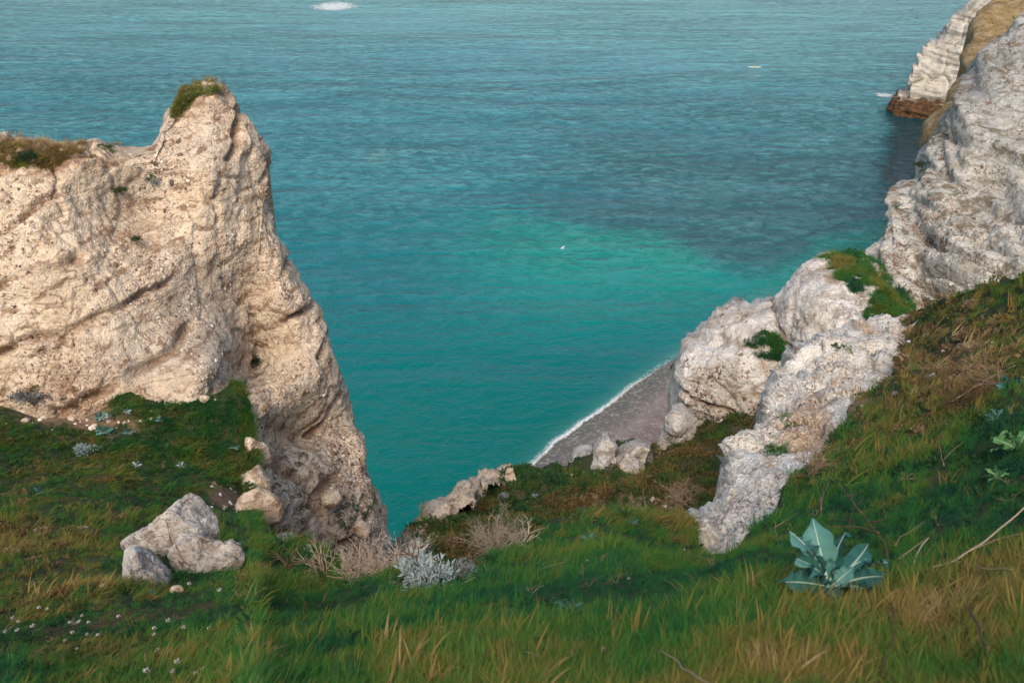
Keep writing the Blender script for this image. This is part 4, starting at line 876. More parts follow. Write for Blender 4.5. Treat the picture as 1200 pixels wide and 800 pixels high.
cap(i_b1, 'outcrop_grass', 34000, lambda u, v, G: np.clip(poly_in(u, v, [(962,312),(975,300),(997,298),(1014,300),(1030,318),(1042,334),(1056,345),(1070,366),(1062,374),(1040,372),(1018,374),(1022,352),(1028,336),(1014,338),(1004,342),(988,336),(978,330),(985,320)]) * 1.0, 0, 1) * (fbm(G, .9, 4, 221) > .40), .34,
    blobf(.22, [(985,312,14,7,.25),(1030,325,10,8,.25)]), 'dark green grass cap on the white chalk outcrop')
cap(i_a1, 'ledge_grass', 16000, lambda u, v, G: poly_in(u, v, [(871,404),(880,398),(896,396),(906,396),(914,405),(921,416),(920,424),(908,421),(890,419),(878,413)]) * (fbm(G, .8, 4, 222) > .40), .34, blobf(.16, []), 'dark green grass on the ledge between the white block and the outcrop')
def edge_b2(u, v, G): return np.clip(blobf(0, [(1000,440,12,6,.5),(910,525,9,9,.9),(985,420,14,5,.3),(1025,395,20,5,.4),(925,505,8,6,.5),(960,470,12,5,.3)])(u, v), 0, 1) * .5
cap(i_b2, 'ridge_herbs', 9000, edge_b2, .30, blobf(.42, []), 'small herbs rooted on the crumbling chalk ridge')
def cl_small(u, v, G): return np.clip(blobf(0, [(152,240,16,9,.6),(120,175,10,4,.3),(298,425,7,8,.6),(375,470,8,10,.35),(362,555,22,14,.35),(400,600,18,18,.4),(300,610,22,14,.4),(330,560,8,30,.2),(290,360,5,40,.15),(170,205,10,10,.2),(190,480,40,6,.3),(55,455,40,9,.6),(340,605,20,12,.35)])(u, v), 0, 1) * .35
cap(i_left, 'cliff_herbs', 30000, cl_small, .22, blobf(.55, []), 'brown and green herbs rooted in hollows of the left cliff', lambda m_: rng.choice(np.concatenate([K_H, K_T]), m_))
cap(i_right, 'right_cliff_herbs', 9000, lambda u, v, G: np.clip(blobf(0, [(1077,192,5,9,1.0),(1048,240,3,6,.3),(1195,28,8,6,.8),(1090,165,4,8,.3)])(u, v), 0, 1), .34, blobf(.3, []), 'dark plants clinging to the edge of the right cliff')

# ---- loose flints and chalk lumps on the rock faces
prs = [mesh_obj('flint', *pebble_mesh(300 + i, (1, .72, .6), 1), None) for i in range(6)]
mf = NT('flint_stone'); tt_ = mf.attr('tint', 'INSTANCER').outputs['Fac']
MFL = mf.done(mf.pbr(mf.ramp(tt_, [(0, (.09, .065, .05)), (.25, (.20, .13, .085)), (.5, (.36, .31, .27)), (.75, (.58, .50, .41)), (1, (.72, .69, .64))]), .8, mf.bump(mf.noise(mf.coord(), 30, 3), .02, .6), .3))
for o in prs: o.data.materials.append(MFL)
FLINTS = make_coll('flints', prs)
def flints(name, info, n, dens, size, tf, label, sink=.25):
    P, U, V, N = sample(info, n, dens); m_ = len(P)
    sz = size * np.exp(rng.normal(0, .45, m_)) * (P[:, 1] / P[:, 1].mean()) ** .8
    P = P - N * (sz * sink)[:, None]
    scatter(name, FLINTS, P, rng.uniform(0, 6.28, (m_, 3)), np.stack([sz] * 3, -1), rng.integers(0, 6, m_), np.clip(tf(U, V) + rng.normal(0, .22, m_), 0, 1), label, 'stones')
nzd = lambda sc, seed, lo, hi: (lambda G: sstep(lo, hi, fbm(G, sc, 4, seed)))
d1 = nzd(1.4, 400, .46, .62)
fl_l = blobf(.14, [(215,410,70,55,.4),(120,430,70,22,.25),(60,340,80,40,-.1),(262,250,40,20,-.1),(350,560,60,70,.3),(40,478,70,14,.5),(235,300,20,60,.1),(290,350,14,60,.3)])
flints('cliff_flints', i_left, 60000, lambda u, v, G: np.clip(d1(G) * (.25 + fl_l(u, v) * 1.6) + .25 * i_msk(G, u, v), 0, .8) if False else np.clip(d1(G) * (.2 + fl_l(u, v) * 1.5), 0, .8), .030, blobf(.36, [(215,410,70,55,.2),(262,250,40,20,.2)]), 'small flints and chalk lumps set in the left cliff face')
flints('ridge_rubble', i_b2, 20000, lambda u, v, G: sstep(.42, .60, fbm(G, .9, 4, 401)) * .7, .024, blobf(.50, [(940,515,25,25,-.1)]), 'loose chalk lumps and flints crumbling along the pale ridge')
def d_dens(u, v, G):
    s = v - (u - 1075) * .48 - 262 + (fbm(G, 8, 3, 40) - .5) * 26
    g = sum(np.exp(-((s - c0) / w_) ** 2) for c0, w_ in ((0, 5), (34, 7), (62, 9), (92, 7))) * (u > 1050)
    return np.clip(g * .9 + .35 * sstep(.5, .64, fbm(G, 3, 4, 402)), 0, 1) * (v < 380) * (u < 1260)
flints('right_cliff_flints', i_right, 60000, d_dens, .062, blobf(.22, []), 'dark flint bands and nodules in the right cliff')
flints('outcrop_flints', i_a1, 12000, lambda u, v, G: np.clip(blobf(.05, [(828,470,25,30,.5),(850,435,45,6,.5),(870,390,24,24,.25)])(u, v), 0, 1) * sstep(.44, .6, fbm(G, 1.4, 4, 403)), .07, blobf(.16, [(870,390,30,30,.2)]), 'dark flints in the lower face of the white block')
flints('slope_stones', i_mid, 5000, lambda u, v, G: np.clip(blobf(.04, [(765,500,25,12,.4),(485,650,16,40,.6),(500,610,20,20,.5),(740,600,40,20,.2)])(u, v), 0, 1), .09, blobf(.75, []), 'pale stones strewn on the middle slope')
flints('ground_stones', i_near, 30000, lambda u, v, G: np.clip(blobf(.0, [(78,490,70,9,.9),(268,584,32,18,1.2),(985,472,24,16,.8),(935,538,16,12,.6),(1062,410,14,10,.5),(240,466,20,5,.5)])(u, v), 0, 1), .05, blobf(.7, []), 'pale stones in the bare soil patches')

# ================================================================== individual plants
def face_pt(info, u, v):
    """world point of a skin seen at photo pixel u, v"""
    nb, nv = info['nb'], info['nv']; d = (info['U'][nb:nb + nv] - u) ** 2 + (info['V'][nb:nb + nv] - v) ** 2
    i, j = np.unravel_index(np.argmin(d), d.shape); return info['G'][nb + i, j], info['N'][nb + i, j]
def local_mesh(name, vf, mat, parent, loc=None, **k):
    return mesh_obj(name, vf[0], vf[1], mat, parent, **k)
def leaf_blade(L, W, seed, lobes=6, arch=.5, wav=.16):
    """one broad lobed leaf along +x from the origin, arching; returns blade and midrib meshes"""
    r = np.random.default_rng(seed); n = 16; V = []; Fq = []; mid = []
    for i in range(n + 1):
        t = i / n; a = arch * t; c_ = np.array([L * (t - .12 * arch * t * t), 0, L * (.30 * arch * 2 * t * (1 - t) - .10 * arch * t)])
        q_ = (t - .16) / .84; wd = W * .5 * (max(0, math.sin(math.pi * min(1, .04 + .96 * q_ ** .9))) ** .6 if 0 < q_ < 1 else .02); wd = max(wd, W * .06)
        wd *= 1 + .13 * math.sin(lobes * math.pi * t + r.random() * .6)
        rp = wav * W * r.normal(size=2)
        for k, s_ in enumerate((-1, -.55, 0, .55, 1)):
            up_ = .18 * abs(s_) * wd + (rp[0 if s_ < 0 else 1] * abs(s_) ** 2 if s_ else 0); V.append(c_ + np.array([.08 * W * math.sin(5 * t * abs(s_)) * abs(s_), s_ * wd, up_]))
        mid.append(c_ + np.array([0, 0, .004 * L]))
    for i in range(n):
        for k in range(4): q = i * 5 + k; Fq.append((q, q + 5, q + 6, q + 1))
    return (np.array(V), Fq), tube(mid, L * .022, L * .004, 4)
def aim(o, src, dst, roll=0.0):
    d = Vector(tuple(dst - src)).normalized(); z = Vector((0, 0, 1)); y = z.cross(d)
    if y.length < 1e-3: y = Vector((0, 1, 0))
    y.normalize(); z2 = d.cross(y); M = Matrix((d, y, z2)).transposed()
    o.rotation_euler = (M @ Matrix.Rotation(roll, 3, 'X')).to_euler()
def rosette(name, label, cat, u, v, Y, tips, mat, seed, group=None, width=.42, wY=False):
    """tips: (u, v, depth offset in metres, relative width) of each leaf"""
    base = at(u, v, Y); t = empty(name, base, label=label, cat=cat, group=group)
    for k, (lu, lv, dY, wr) in enumerate(tips):
        tip = at(lu, lv, min(Y + dY, near_Y(lu, lv) * .96) if wY else Y + dY); L = float(np.linalg.norm(tip - base)); (bl, mr) = leaf_blade(L, L * width * wr, seed + k, arch=.5)
        o = mesh_obj('leaf', bl[0], bl[1], mat, t); o.location = (0, 0, 0); aim(o, base, tip, ((seed + k) * 7 % 11) * .17 - .85)
        mesh_obj('midrib', mr[0], mr[1], M_rib, o)
    st = tube([(0, 0, -.10), (0, 0, -.02), (.0, 0, .004)], .006, .005); mesh_obj('stem', st[0], st[1], M_bark, t)
    return t
_nb, _nv = i_near['nb'], i_near['nv']; _G = i_near['G'][_nb:_nb + _nv].reshape(-1, 3); _r = _G - EYE
_f = _r @ np.array([0, CP, -SP]); _pu = 600 + F * _r[:, 0] / _f; _pv = 400 - F * (_r @ np.array([0, SP, CP])) / _f
def near_Y(u, v, off=0.0):
    """distance at which the real, bumpy ground is met along this line of sight"""
    i = np.argpartition((_pu - u) ** 2 + (_pv - v) ** 2, 4)[:4]; return float(_G[i, 1].mean()) + off
def auto_tips(u, v, r, n, seed, flat=.62, dep=.0):
    rd = np.random.default_rng(seed); return [(u + r * rd.uniform(.75, 1.1) * math.cos(a), v - r * .25 - r * flat * rd.uniform(.75, 1.1) * math.sin(a), dep * math.sin(a), rd.uniform(.9, 1.3)) for a in np.linspace(0, 6.28, n, endpoint=False) + rd.random() * .5]

yb = near_Y(976, 700) * .93
rosette('sea_cabbage', 'large blue-green leafy plant with pale midribs among dry twigs on the right slope', 'plant', 972, 688, yb,
    [(951,602,.16,1.1),(926,616,.08,1.25),(934,650,-.02,1.2),(990,618,.12,1.0),(1003,662,.04,1.15),(1022,648,.14,.7),(1028,690,.02,.85),(1042,672,.12,.8),(912,680,-.02,1.1),(924,672,.03,.9),(980,704,-.10,1.2),(960,634,.10,1.2),(1024,632,.20,.6),(948,664,.00,1.1),(1044,652,.16,.6)],
    M_teal, 500, width=.40, wY=True)
cb = [('teal leafy plant at the right edge of the slope, upper of two', 1190, 462, 34, 9, M_teal, .0), ('bright green leafy plant at the right edge, below the teal one', 1192, 528, 36, 8, M_cab, .0),
      ('small teal plant at the edge of the right slope', 1168, 492, 18, 7, M_teal, 0), ('pale teal rosette lying in the gap before the shrub line', 302, 676, 20, 8, M_teal, 0),
      ('small blue-green rosette on the shaded ground by the shrub line', 292, 640, 14, 7, M_teal, 0), ('teal rosette high in the gully grass, just under the cliff face', 118, 490, 13, 9, M_teal, 0),
      ('wider teal rosette beneath the other one in the gully grass', 122, 507, 14, 9, M_teal, 0), ('small pale-leaved plant alone near the top of the gully grass', 148, 483, 7, 6, M_silver, 0),
      ('small thin-leaved plant in mid gully grass', 151, 508, 9, 6, M_teal, 0), ('faint green plant in the right part of the gully grass', 187, 493, 7, 6, M_teal, 0), ('low plant near the dark hollow of the gully grass', 160, 546, 8, 6, M_silver, 0),
      ('tiny teal plant at the right rim of the gully grass', 275, 525, 7, 6, M_teal, 0), ('small blue-green plant near the bottom of the dark grass', 212, 546, 8, 6, M_silver, 0), ('dark teal plant in grass left of the boulders', 45, 578, 10, 7, M_teal, 0),
      ('teal leaves at the foot of the sloping boulder', 178, 696, 8, 6, M_teal, 0), ('low blue-green plant in the middle of the foreground grass', 668, 716, 22, 9, M_teal, 0), ('small teal plant in grass behind the middle foreground', 690, 632, 12, 7, M_teal, 0),
      ('second blue-green plant beside the middle foreground one', 640, 726, 16, 7, M_teal, 0), ('small rosette at the top of the long green dip', 742, 612, 8, 6, M_teal, 0), ('green leafy plant at the lower right slope', 1168, 560, 20, 8, M_cab, 0),
      ('teal rosette in front of the silver shrub', 500, 690, 12, 7, M_teal, 0), ('pale teal plant at the left foot of the tan grass clump', 372, 682, 11, 6, M_teal, 0)]
for n_, (lb, u, v, r_, nl, mt, dp) in enumerate(cb):
    rosette('leafy_plant', lb, 'plant', u, v, near_Y(u, v) * (.96 if v > 540 else .985), auto_tips(u, v, r_, nl, 600 + n_), mt, 620 + 20 * n_, 'small leafy plants rooted in the turf', .34)

def bush(name, label, u, v, wpx, Y, mat, seed, n=260, leaf=.16, flat=.8, asp=.4, norm=None, group=None, hr=.8, twig=True):
    k = mpp(u, v, Y) * wpx / 2; c0 = at(u, v, Y); t = empty(name, c0 - np.array([0, 0, k * .35]), label=label, cat='shrub', group=group)
    rd = np.random.default_rng(seed); parts = []
    for q in range(7):                                   # several unequal heads of leaves
        a = rd.random() * 6.28; rr = rd.uniform(.0, .62); cc = np.array([rr * math.cos(a), rr * math.sin(a), rd.uniform(.0, .35) * hr]) * k
        v_, f_ = leafclump(n // 7, k * rd.uniform(.38, .62), k * leaf, seed + q, flat, asp, .5); parts.append((v_ + cc, f_))
    V, Fq = join(parts); mesh_obj('foliage', V, Fq, mat, t, smooth=False)
    if twig:
        vt, ft = branchy(6, k * 1.1, k * .03, seed + 50, 1.1, 1); mesh_obj('branches', vt, ft, M_bark, t)
    return t
def on(info, u, v, out=.0): p, n = face_pt(info, u, v); return float(p[1])
for n_, (lb, u, v, w_, src, mt, lf, asp) in enumerate([
    ('large grey-blue cushion shrub growing at the foot of the left cliff', 36, 465, 50, 'L', M_slate, .17, .35), ('round silver-grey shrub in the gully grass under the teal rosettes', 101, 525, 32, 'G', M_silver, .17, .35),
    ('dusty grey shrub in the saddle left of the pinnacle', 183, 213, 18, 'L', M_slate, .2, .4), ('blue-grey shrub high in a hollow of the lower cliff', 356, 524, 20, 'L', M_slate, .2, .4), ('wide blue-grey shrub below it in the same hollow', 372, 544, 28, 'L', M_silver, .18, .4),
    ('small grey shrub lowest of the three in the cliff hollow', 357, 571, 13, 'L', M_slate, .22, .4), ('slate-coloured shrub at the base of the left cliff', 333, 629, 28, 'G', M_slate, .18, .4), ('pale grey shrub right of the slate-coloured one', 361, 643, 22, 'G', M_silver, .18, .4),
    ('tiny teal plant in a notch of the left cliff', 278, 386, 12, 'L', M_teal, .3, .4), ('blue-grey shrub at the foot of the tall chalk stump', 713, 556, 26, 'M', M_slate, .18, .4), ('faded silver tuft on the middle slope', 627, 580, 9, 'M', M_silver, .25, .4),
    ('blue-green tuft near the bottom of the middle slope', 683, 596, 10, 'M', M_teal, .25, .4), ('grey-blue tuft on the left of the middle slope', 590, 580, 14, 'M', M_slate, .25, .4), ('silver grey plant among dry twigs near the gap', 522, 632, 12, 'M', M_silver, .25, .4), 
    ('dark green bush in the hollow of the left cliff', 160, 279, 21, 'L', M_dkgreen, .25, .5), ('olive bush on the ledge above the dark green one', 143, 223, 24, 'L', M_dkgreen, .25, .45), ('bright green tuft in a crack of the left cliff', 298, 422, 18, 'L', M_dkgreen, .25, .5),
    ('leafy dark green bush hanging over the top left ridge', 30, 183, 34, 'L', M_dkgreen, .2, .3), ('small dark tuft on the ridge saddle', 128, 172, 13, 'L', M_dkgreen, .28, .4), ('brownish bush in the lower cliff face by the sea edge', 386, 527, 18, 'L', M_dkgreen, .25, .4),
    ('dark green bush over the top of the sloping boulder', 132, 650, 26, 'G', M_dkgreen, .2, .5), ('green tuft growing at the left foot of the large boulder', 172, 640, 22, 'G', M_dkgreen, .22, .5), ('second green tuft between the two boulders', 182, 655, 20, 'G', M_dkgreen, .22, .5),
    ('dark bush clinging to the edge of the right cliff', 1077, 192, 20, 'R', M_dkgreen, .22, .5), ('low green bush on the lower end of the long ridge', 905, 527, 22, 'D', M_dkgreen, .22, .5), ('teal leafy tuft at the foot of the right cliff', 1107, 351, 9, 'G', M_teal, .3, .5),
    ('dark green shrub on the slope beside the chalk knob', 800, 512, 24, 'M', M_dkgreen, .22, .5), ('dark green shrub below the big white block', 850, 492, 34, 'M', M_dkgreen, .2, .5), ('dark bush in the grassy notch above the long ridge', 1036, 352, 30, 'C', M_dkgreen, .2, .5)]):
    if src in 'LRDC': Yb = on({'L': i_left, 'R': i_right, 'D': i_b2, 'C': i_b1}[src], u, v) - .15
    elif src == 'M': Yb = on(i_mid, u, v) - .25
    else: Yb = near_Y(u, v) * (.93 if (120 < u < 190 and v > 600) else .975)
    bush('bush' if mt is M_dkgreen else 'shrub', lb, u, v, w_, Yb, mt, 800 + 9 * n_, 420 if w_ > 24 else 200, lf, .8, asp)
# big silver shrub in the gap, several heads
sy = near_Y(500, 684) * .95
bush('silver_shrub', 'wide silver-blue leafy shrub in the gap at the edge of the turf', 492, 664, 94, sy * 1.0, M_silver, 1200, 900, .17, .8, .32)
bush('silver_shrub', 'smaller silver-grey shrub joined to the right of the wide silver-blue one', 540, 670, 52, sy * 1.0, M_slate, 1230, 420, .17, .8, .32)

# ---- dry twiggy plants
def twiggy(label, u, v, hpx, Y, mat, seed, n=9, gen=2, spread=.8, rpx=.9, lean=(0, 0), name='dry_shrub'):
    k = mpp(u, v, Y); t = empty(name, at(u, v, Y), label=label, cat='shrub')
    V, Fq = branchy(n, hpx * k * 1.15, rpx * k, seed, spread, gen, lean); mesh_obj('branches', V, Fq, mat, t)
    return t
twiggy('bleached pinkish dry shrub with dense forked twigs at the turf edge', 582, 650, 48, 5.6, M_pink, 31, 34, 3, .95, .5)
twiggy('short bleached twigs filling the right side of the dry shrub', 606, 642, 32, 5.8, M_pink, 32, 12, 2, .9, .7)
twiggy('tan dry grass-like clump in front of the left cliff foot', 412, 682, 48, 5.4, M_twig, 33, 20, 1, .75, .8)
twiggy('second tan dry clump leaning towards the cliff', 380, 676, 46, 6.1, M_twig, 34, 16, 1, .75, .8, (-.3, 0))
twiggy('brown dry clump at the very edge beside the sea gap', 440, 680, 54, 5.5, M_twig, 35, 16, 2, .6, .7)
twiggy('reddish grey twigs sticking up against the sea', 470, 668, 48, 5.6, M_pink, 36, 12, 2, .7, .6)
twiggy('thin twigs with blue-green tips in the sea gap', 455, 668, 42, 5.8, M_slate, 37, 12, 2, .8, .6)
twiggy('brown bare scrub on the right-hand slope', 1120, 480, 60, near_Y(1120, 480), M_bark, 38, 20, 2, 1.0, .8)
twiggy('tan tangled scrub at the orange soil beside the long ridge', 952, 560, 55, near_Y(952, 560), M_twig, 39, 14, 2, 1.0, .7)
twiggy('dry tangle on the upper right slope edge', 1170, 455, 50, near_Y(1170, 455), M_twig, 40, 12, 2, 1.0, .9, (-.6, 0))
twiggy('pinkish dry tangle low on the middle slope', 745, 615, 34, 22, M_pink, 41, 22, 2, 1.2, .5)
twiggy('tan dry tangle right of the pinkish one on the middle slope', 800, 590, 30, 26, M_twig, 42, 22, 2, 1.2, .5)
twiggy('fine reddish twigs left of the wide silver shrub', 456, 682, 40, 5.3, M_twig, 43, 22, 2, .9, .45)
twiggy('thin grey-green twigs rising behind the silver shrub', 486, 658, 34, 6.0, M_slate, 44, 16, 2, .8, .45)
twiggy('straw-coloured tuft of twigs below the left cliff foot', 340, 668, 30, 6.4, M_twig, 45, 18, 1, .8, .6)
# ---- long bare branches lying in and over the grass (traced, each with its own height above the ground)
def branch(label, pts, r0, r1, mat, forks=(), name='dead_branch', hts=None):
    def pl(pp):
        out = []
        for q in pp: out.append(at(q[0], q[1], near_Y(q[0], q[1]) * q[2]))
        P = np.array(out); n = len(P); tt_ = np.linspace(0, n - 1, n * 5); i = np.minimum(tt_.astype(int), n - 2); f = (tt_ - i)[:, None]
        Q = P[i] * (1 - f) + P[i + 1] * f; return Q + (np.stack([vn(Q * 9 + 7 * k, 900 + k) for k in range(3)], -1) - .5) * .012
    m_ = pl(pts); base = m_[0]; t = empty(name, base, label=label, cat='branch')
    V, Fq = tube(m_ - base, r0, r1, 5); mesh_obj('stem', V, Fq, mat, t)
    for f_ in forks:
        V, Fq = tube(pl(f_) - base, r1 * 1.5, r1 * .5, 4); mesh_obj('twig', V, Fq, mat, t)
branch('long bare grey branch arching up to the right edge of the photo', [(1048,677,.95),(1080,668,.92),(1118,656,.90),(1150,636,.88),(1180,612,.86),(1205,590,.84)], .004, .0025, M_twig, [[(1136,645,.89),(1165,632,.88),(1215,622,.86)],[(1122,655,.9),(1150,664,.9),(1190,668,.9)]])
branch('short bare branch crossing the long grey one, right of the cabbage', [(1052,706,.95),(1064,672,.92),(1080,640,.89),(1089,630,.88)], .0035, .002, M_twig, [[(1052,655,.91),(1068,645,.9),(1088,630,.88)],[(1048,640,.9),(1058,628,.89),(1086,611,.88)]])
branch('upright forked pale stem left of the dead twigs, above the cabbage', [(962,606,.97),(961,580,.92),(955,560,.9)], .0035, .002, M_twig, [[(961,588,.93),(972,565,.9),(978,545,.88)],[(962,596,.94),(966,572,.91),(963,548,.89)]])
branch('dark forked dead plant standing behind the large cabbage', [(1046,680,.98),(1042,660,.94),(1036,635,.92),(1020,615,.9),(1008,598,.9)], .005, .003, M_bark, [[(1030,624,.91),(1010,618,.9),(978,616,.9)],[(1020,612,.9),(1036,608,.89),(1034,565,.88)],[(1010,602,.9),(990,575,.89),(978,562,.88)],[(994,620,.91),(1000,596,.9),(1014,582,.89)]])
branch('brown stem leaning in the grass at the lower right', [(1102,650,.92),(1122,690,.9),(1148,735,.88),(1160,760,.88)], .003, .003, M_bark)
branch('thin straw-coloured stem lying across the lower right grass', [(1022,740,.95),(1010,712,.92),(1014,700,.92),(1024,690,.92)], .0025, .002, M_twig)
branch('forked bleached twig at the edge of the green dip', [(630,684,.97),(630,668,.95),(633,652,.93)], .003, .002, M_pink, [[(630,668,.95),(645,662,.94),(666,657,.94)],[(640,664,.95),(632,655,.94)]])
branch('bleached forked twig lying in the middle foreground', [(590,764,.95),(606,755,.93),(630,748,.92),(646,751,.92)], .0018, .0012, M_pink, [[(612,754,.93),(604,766,.95)],[(614,762,.93),(628,768,.93)]])
branch('pale straw diagonal stalk at the bottom right of centre', [(772,761,.9),(790,774,.88),(815,790,.86),(840,806,.85)], .0018, .0014, M_twig)
branch('dry stick sticking out from the silver shrub', [(528,692,.97),(545,682,.94),(560,674,.92),(572,674,.92)], .003, .002, M_twig)
branch('dry leaning stalk among the brown grass at the bottom right', [(1036,792,.92),(1042,760,.9),(1050,728,.88),(1046,706,.88)], .002, .0015, M_bark)
branch('bare brown stem on the right edge above the teal plant', [(1115,470,.97),(1140,455,.94),(1165,440,.92),(1190,428,.9)], .004, .003, M_twig, [[(1140,455,.94),(1150,450,.93),(1176,448,.92)]])
branch('thin grey twig rising from the shaded right slope', [(1106,545,.97),(1100,520,.94),(1104,505,.93)], .003, .002, M_twig, [[(1106,538,.96),(1120,525,.94),(1132,516,.93)]])
branch('curved grey twig beside the dead plant', [(914,642,.98),(908,620,.95),(908,604,.94),(912,590,.93)], .003, .002, M_twig, [[(908,618,.95),(920,610,.94),(935,600,.93)]])

# ---- small white flower heads and pink seed heads on stalks
def flower_head(seed, mat):
    v, f = leafclump(26, .5, .6, seed, .8, .6, .4); return v, f
fh = [flower_head(1300 + i, None) for i in range(3)]
fm = [None, None, None]
def flowers(label, group, pts, rpx, mat, stalk=.05, name='wildflower', cat='flower'):
    vv, ff = fh[0]; me = None; first = True
    for n_, (u, v) in enumerate(pts):
        Y = near_Y(u, v) * .93; k = mpp(u, v, Y); r_ = rpx * k * random.uniform(.8, 1.25); t = empty(name, at(u, v, Y) - np.array([0, 0, stalk]), label=label, cat=cat, group=group)
        key = (mat.name, n_ % 3)
        if key not in FM: FM[key] = mesh_obj('flower_head', fh[n_ % 3][0], fh[n_ % 3][1], mat, t); h = FM[key]
        else: h = FM[key].copy(); COL.objects.link(h); h.parent = t
        h.location = (0, 0, stalk); h.scale = (r_,) * 3
        if stalk > 0:
            V, Fq = tube([(0, 0, 0), (.004, .002, stalk * .5), (0, 0, stalk)], .0012 * Y / 3, .001 * Y / 3, 3); mesh_obj('stalk', V, Fq, M_bark, t)
FM = {}
flowers('small white flower head among the turf at the left of the foreground', 'small white flower heads on the left foreground turf',
    [(46,712),(55,713),(15,724),(22,728),(20,738),(6,740),(82,729),(92,728),(96,721),(85,741),(76,750),(102,743),(115,744),(38,733),(90,760),(139,722),(120,686),(215,735),(181,736),(180,743),(197,727),(104,729)], 3.0, M_flower, .03)
flowers('larger blurred white flower head at the lower left', 'larger white flower heads at the lower left edge', [(172,786),(202,786),(237,784),(230,789),(184,762),(208,775)], 4.2, M_flower, .03)
flowers('white flower head in the shadow by the sloping boulder', 'white flower heads near the sloping boulder', [(222,684),(257,691),(245,736)], 3.2, M_flower, .03)
flowers('tiny white flower by the rim of the green dip', 'tiny white flowers along the rim of the green dip', [(755,652),(766,649),(769,647),(782,653),(790,652),(802,644),(811,652),(670,650),(662,655),(688,657)], 2.0, M_flower, .05)
flowers('small white flower alone in the middle green grass', 'white flowers scattered through the central green grass', [(737,678),(684,728),(711,732),(579,743),(507,745),(517,734),(324,760)], 2.6, M_flower, .04)
flowers('pinkish seed head at the bottom centre of the foreground', 'pink seed heads at the bottom centre', [(708,762),(714,774),(717,769),(700,792),(669,764),(735,783),(640,797),(655,776),(630,768),(347,776),(534,732),(694,786)], 4.6, M_seed, .05)
flowers('pale tiny flower on the right-hand slope', 'pale tiny flowers on the right-hand slope', [(1094,439),(1107,388),(1162,406),(1163,402),(1071,569),(1108,386),(1105,412),(1072,437)], 2.2, M_flower, .02)

# ================================================================== kayak with paddler, far out
def lathe_hull(L, W, H, n=20, m_=8):
    V = []; Fq = []
    for i in range(n + 1):
        t = i / n; x = (t - .5) * L; w_ = max(.02, math.sin(math.pi * t) ** .8) * W / 2; rise = .20 * abs(2 * t - 1) ** 3
        for j in range(m_): a = 6.2832 * j / m_; V.append((x, w_ * math.cos(a), rise + H * .5 * math.sin(a) * (1 if math.sin(a) < 0 else .45) * (.35 + .65 * math.sin(math.pi * t) ** .6) ))
    for i in range(n):
        for j in range(m_): Fq.append((i * m_ + j, (i + 1) * m_ + j, (i + 1) * m_ + (j + 1) % m_, i * m_ + (j + 1) % m_))
    Fq += [tuple(range(m_)), tuple(n * m_ + j for j in range(m_))[::-1]]
    return np.array(V), Fq
def plain(name, col, rough=.4):
    m = NT(name); n = m.noise(m.coord(), 3, 3); return m.done(m.pbr(m.mix(n, col, tuple(c * .85 for c in col)), rough, None, .5))
kp = at(884, 79.5, sea_Y(79.5)); kp[2] = .08
kay = empty('kayak', kp, R(-3), label='small white kayak far out on the sea with a paddler aboard', cat='kayak')
o = mesh_obj('hull', *lathe_hull(4.6, .75, .40), plain('white_hull', (.80, .80, .78)), kay); o.location = (0, 0, .12)
import bmesh
def ring(rx, ry, r_, n=20):
    pts = [(rx * math.cos(a), ry * math.sin(a), 0) for a in np.linspace(0, 6.2832, n + 1)]; return tube(pts, r_, r_, 6)
o = mesh_obj('cockpit_rim', *ring(.48, .27, .03), plain('black_rim', (.02, .02, .02)), kay); o.location = (0, 0, .235)
def skin_person():
    """one continuous seated body grown from joints"""
    J = {'pelvis': (0, 0, .0), 'belly': (.02, 0, .20), 'chest': (.05, 0, .42), 'neck': (.07, 0, .58), 'head': (.09, 0, .70), 'crown': (.09, 0, .80),
         'shL': (.05, .19, .50), 'elL': (.18, .30, .28), 'haL': (.42, .26, .30), 'shR': (.05, -.19, .50), 'elR': (.20, -.30, .32), 'haR': (.42, -.24, .36),
         'hipL': (.08, .10, -.01), 'knL': (.50, .13, .10), 'anL': (.88, .10, -.03), 'toL': (.92, .10, .10), 'hipR': (.08, -.10, -.01), 'knR': (.50, -.13, .10), 'anR': (.88, -.10, -.03), 'toR': (.92, -.10, .10)}
    rad = dict(pelvis=.15, belly=.13, chest=.16, neck=.055, head=.095, crown=.075, shL=.065, elL=.045, haL=.03, shR=.065, elR=.045, haR=.03, hipL=.09, knL=.065, anL=.045, toL=.04, hipR=.09, knR=.065, anR=.045, toR=.04)
    E = [('pelvis','belly'),('belly','chest'),('chest','neck'),('neck','head'),('head','crown'),('chest','shL'),('shL','elL'),('elL','haL'),('chest','shR'),('shR','elR'),('elR','haR'),('pelvis','hipL'),('hipL','knL'),('knL','anL'),('anL','toL'),('pelvis','hipR'),('hipR','knR'),('knR','anR'),('anR','toR')]
    ks = list(J); me = bpy.data.meshes.new('body'); me.from_pydata([J[k] for k in ks], [(ks.index(a), ks.index(b)) for a, b in E], [])
    o = bpy.data.objects.new('body', me); COL.objects.link(o)
    sm = o.modifiers.new('skin', 'SKIN'); 
    for i, k in enumerate(ks): me.skin_vertices[0].data[i].radius = (rad[k], rad[k]); 
    me.skin_vertices[0].data[0].use_root = True
    o.modifiers.new('sub', 'SUBSURF').levels = 1
    return o
per = empty('person', kp + np.array([-.15, 0, .22]), R(-3), label='paddler in a yellow-olive vest sitting in the white kayak', cat='person')
try:
    bd = skin_person(); bd.parent = per; bd.data.materials.append(plain('olive_vest', (.42, .36, .12), .8))
except Exception as e:
    print('skin', e)
v_, f_ = pebble_mesh(1400, (.10, .095, .07), 2); hr_ = mesh_obj('hair', v_, f_, plain('dark_hair', (.05, .035, .02), .8), per); hr_.location = (.075, 0, .80)
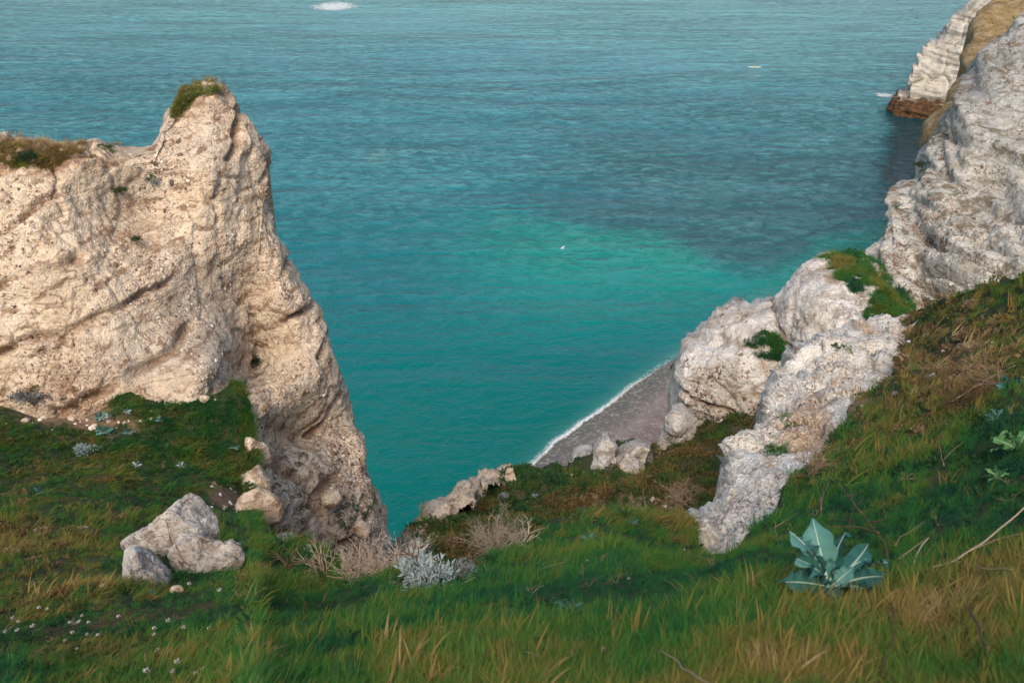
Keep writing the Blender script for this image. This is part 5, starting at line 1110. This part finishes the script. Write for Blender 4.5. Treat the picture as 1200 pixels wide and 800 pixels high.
pd = empty('paddle', kp + np.array([.27, 0, .56]), R(-3), label='double-bladed paddle held by the paddler', cat='paddle')
mesh_obj('shaft', *tube([(0, -1.0, .22), (0, 0, 0), (0, 1.0, -.22)], .018, .018, 6), plain('shaft_grey', (.12, .12, .12)), pd)
for s_ in (-1, 1):
    a_, b_ = np.meshgrid(np.linspace(0, 1, 6), np.linspace(-1, 1, 5)); Xb = .09 * b_ * np.sin(math.pi * np.clip(a_ * .9 + .1, 0, 1)) ** .6
    Vb = np.stack([Xb, s_ * (1.0 + a_ * .42), -s_ * (.22 + a_ * .09) + .03 * b_ ** 2], -1).reshape(-1, 3); ib = np.arange(30).reshape(5, 6)
    ob = mesh_obj('blade', Vb, [tuple(map(int, q)) for q in np.stack([ib[:-1, :-1], ib[:-1, 1:], ib[1:, 1:], ib[1:, :-1]], -1).reshape(-1, 4)], plain('blade_white', (.75, .75, .72)), pd)
    ob.modifiers.new('thick', 'SOLIDIFY').thickness = .012

# ================================================================== gull over the water
gp = at(659, 291, 168); gl = empty('seagull', gp, R(150), label='white gull gliding low over the turquoise water', cat='bird')
M_wh = plain('gull_white', (.85, .86, .87), .7); M_gw = plain('gull_grey', (.72, .74, .76), .7)
pr = [(-.26, .01), (-.2, .045), (-.08, .075), (.06, .08), (.15, .055), (.20, .045), (.245, .042), (.28, .02), (.29, .005)]
Vb = [(x, r_ * math.cos(a), r_ * .9 * math.sin(a) + (.015 if x > .18 else 0)) for x, r_ in pr for a in np.linspace(0, 6.2832, 10, endpoint=False)]
Fb = [(i * 10 + j, (i + 1) * 10 + j, (i + 1) * 10 + (j + 1) % 10, i * 10 + (j + 1) % 10) for i in range(len(pr) - 1) for j in range(10)] + [tuple(range(10)), tuple((len(pr) - 1) * 10 + j for j in range(10))[::-1]]
mesh_obj('body', Vb, Fb, M_wh, gl)
mesh_obj('beak', *tube([(.285, 0, .012), (.32, 0, .010), (.345, 0, .0)], .012, .003, 5), plain('beak_yellow', (.7, .45, .05)), gl)
for s_ in (-1, 1):
    st_ = [(.0, .06, .10, -.10, .02), (.25, .25, .13, -.10, .16), (.45, .45, .08, -.09, .20), (.62, .66, .0, -.07, .17), (.72, .74, -.10, -.13, .13)]
    Vw = []; 
    for (q, y, fx, bx_, z) in st_: Vw += [(fx, s_ * y, z + .01), ((fx + bx_) / 2, s_ * y, z + .02), (bx_ - .02, s_ * y, z)]
    Fw = [(3 * i + k, 3 * i + k + 1, 3 * i + k + 4, 3 * i + k + 3) for i in range(4) for k in range(2)]
    wg = mesh_obj('wing', Vw, Fw, M_gw, gl); wg.modifiers.new('thick', 'SOLIDIFY').thickness = .012
tl = mesh_obj('tail', [(-.22, -.03, .0), (-.22, .03, .0), (-.40, .075, .0), (-.42, 0, .0), (-.40, -.075, 0)], [(0, 1, 2, 3, 4)], M_wh, gl); tl.modifiers.new('thick', 'SOLIDIFY').thickness = .012
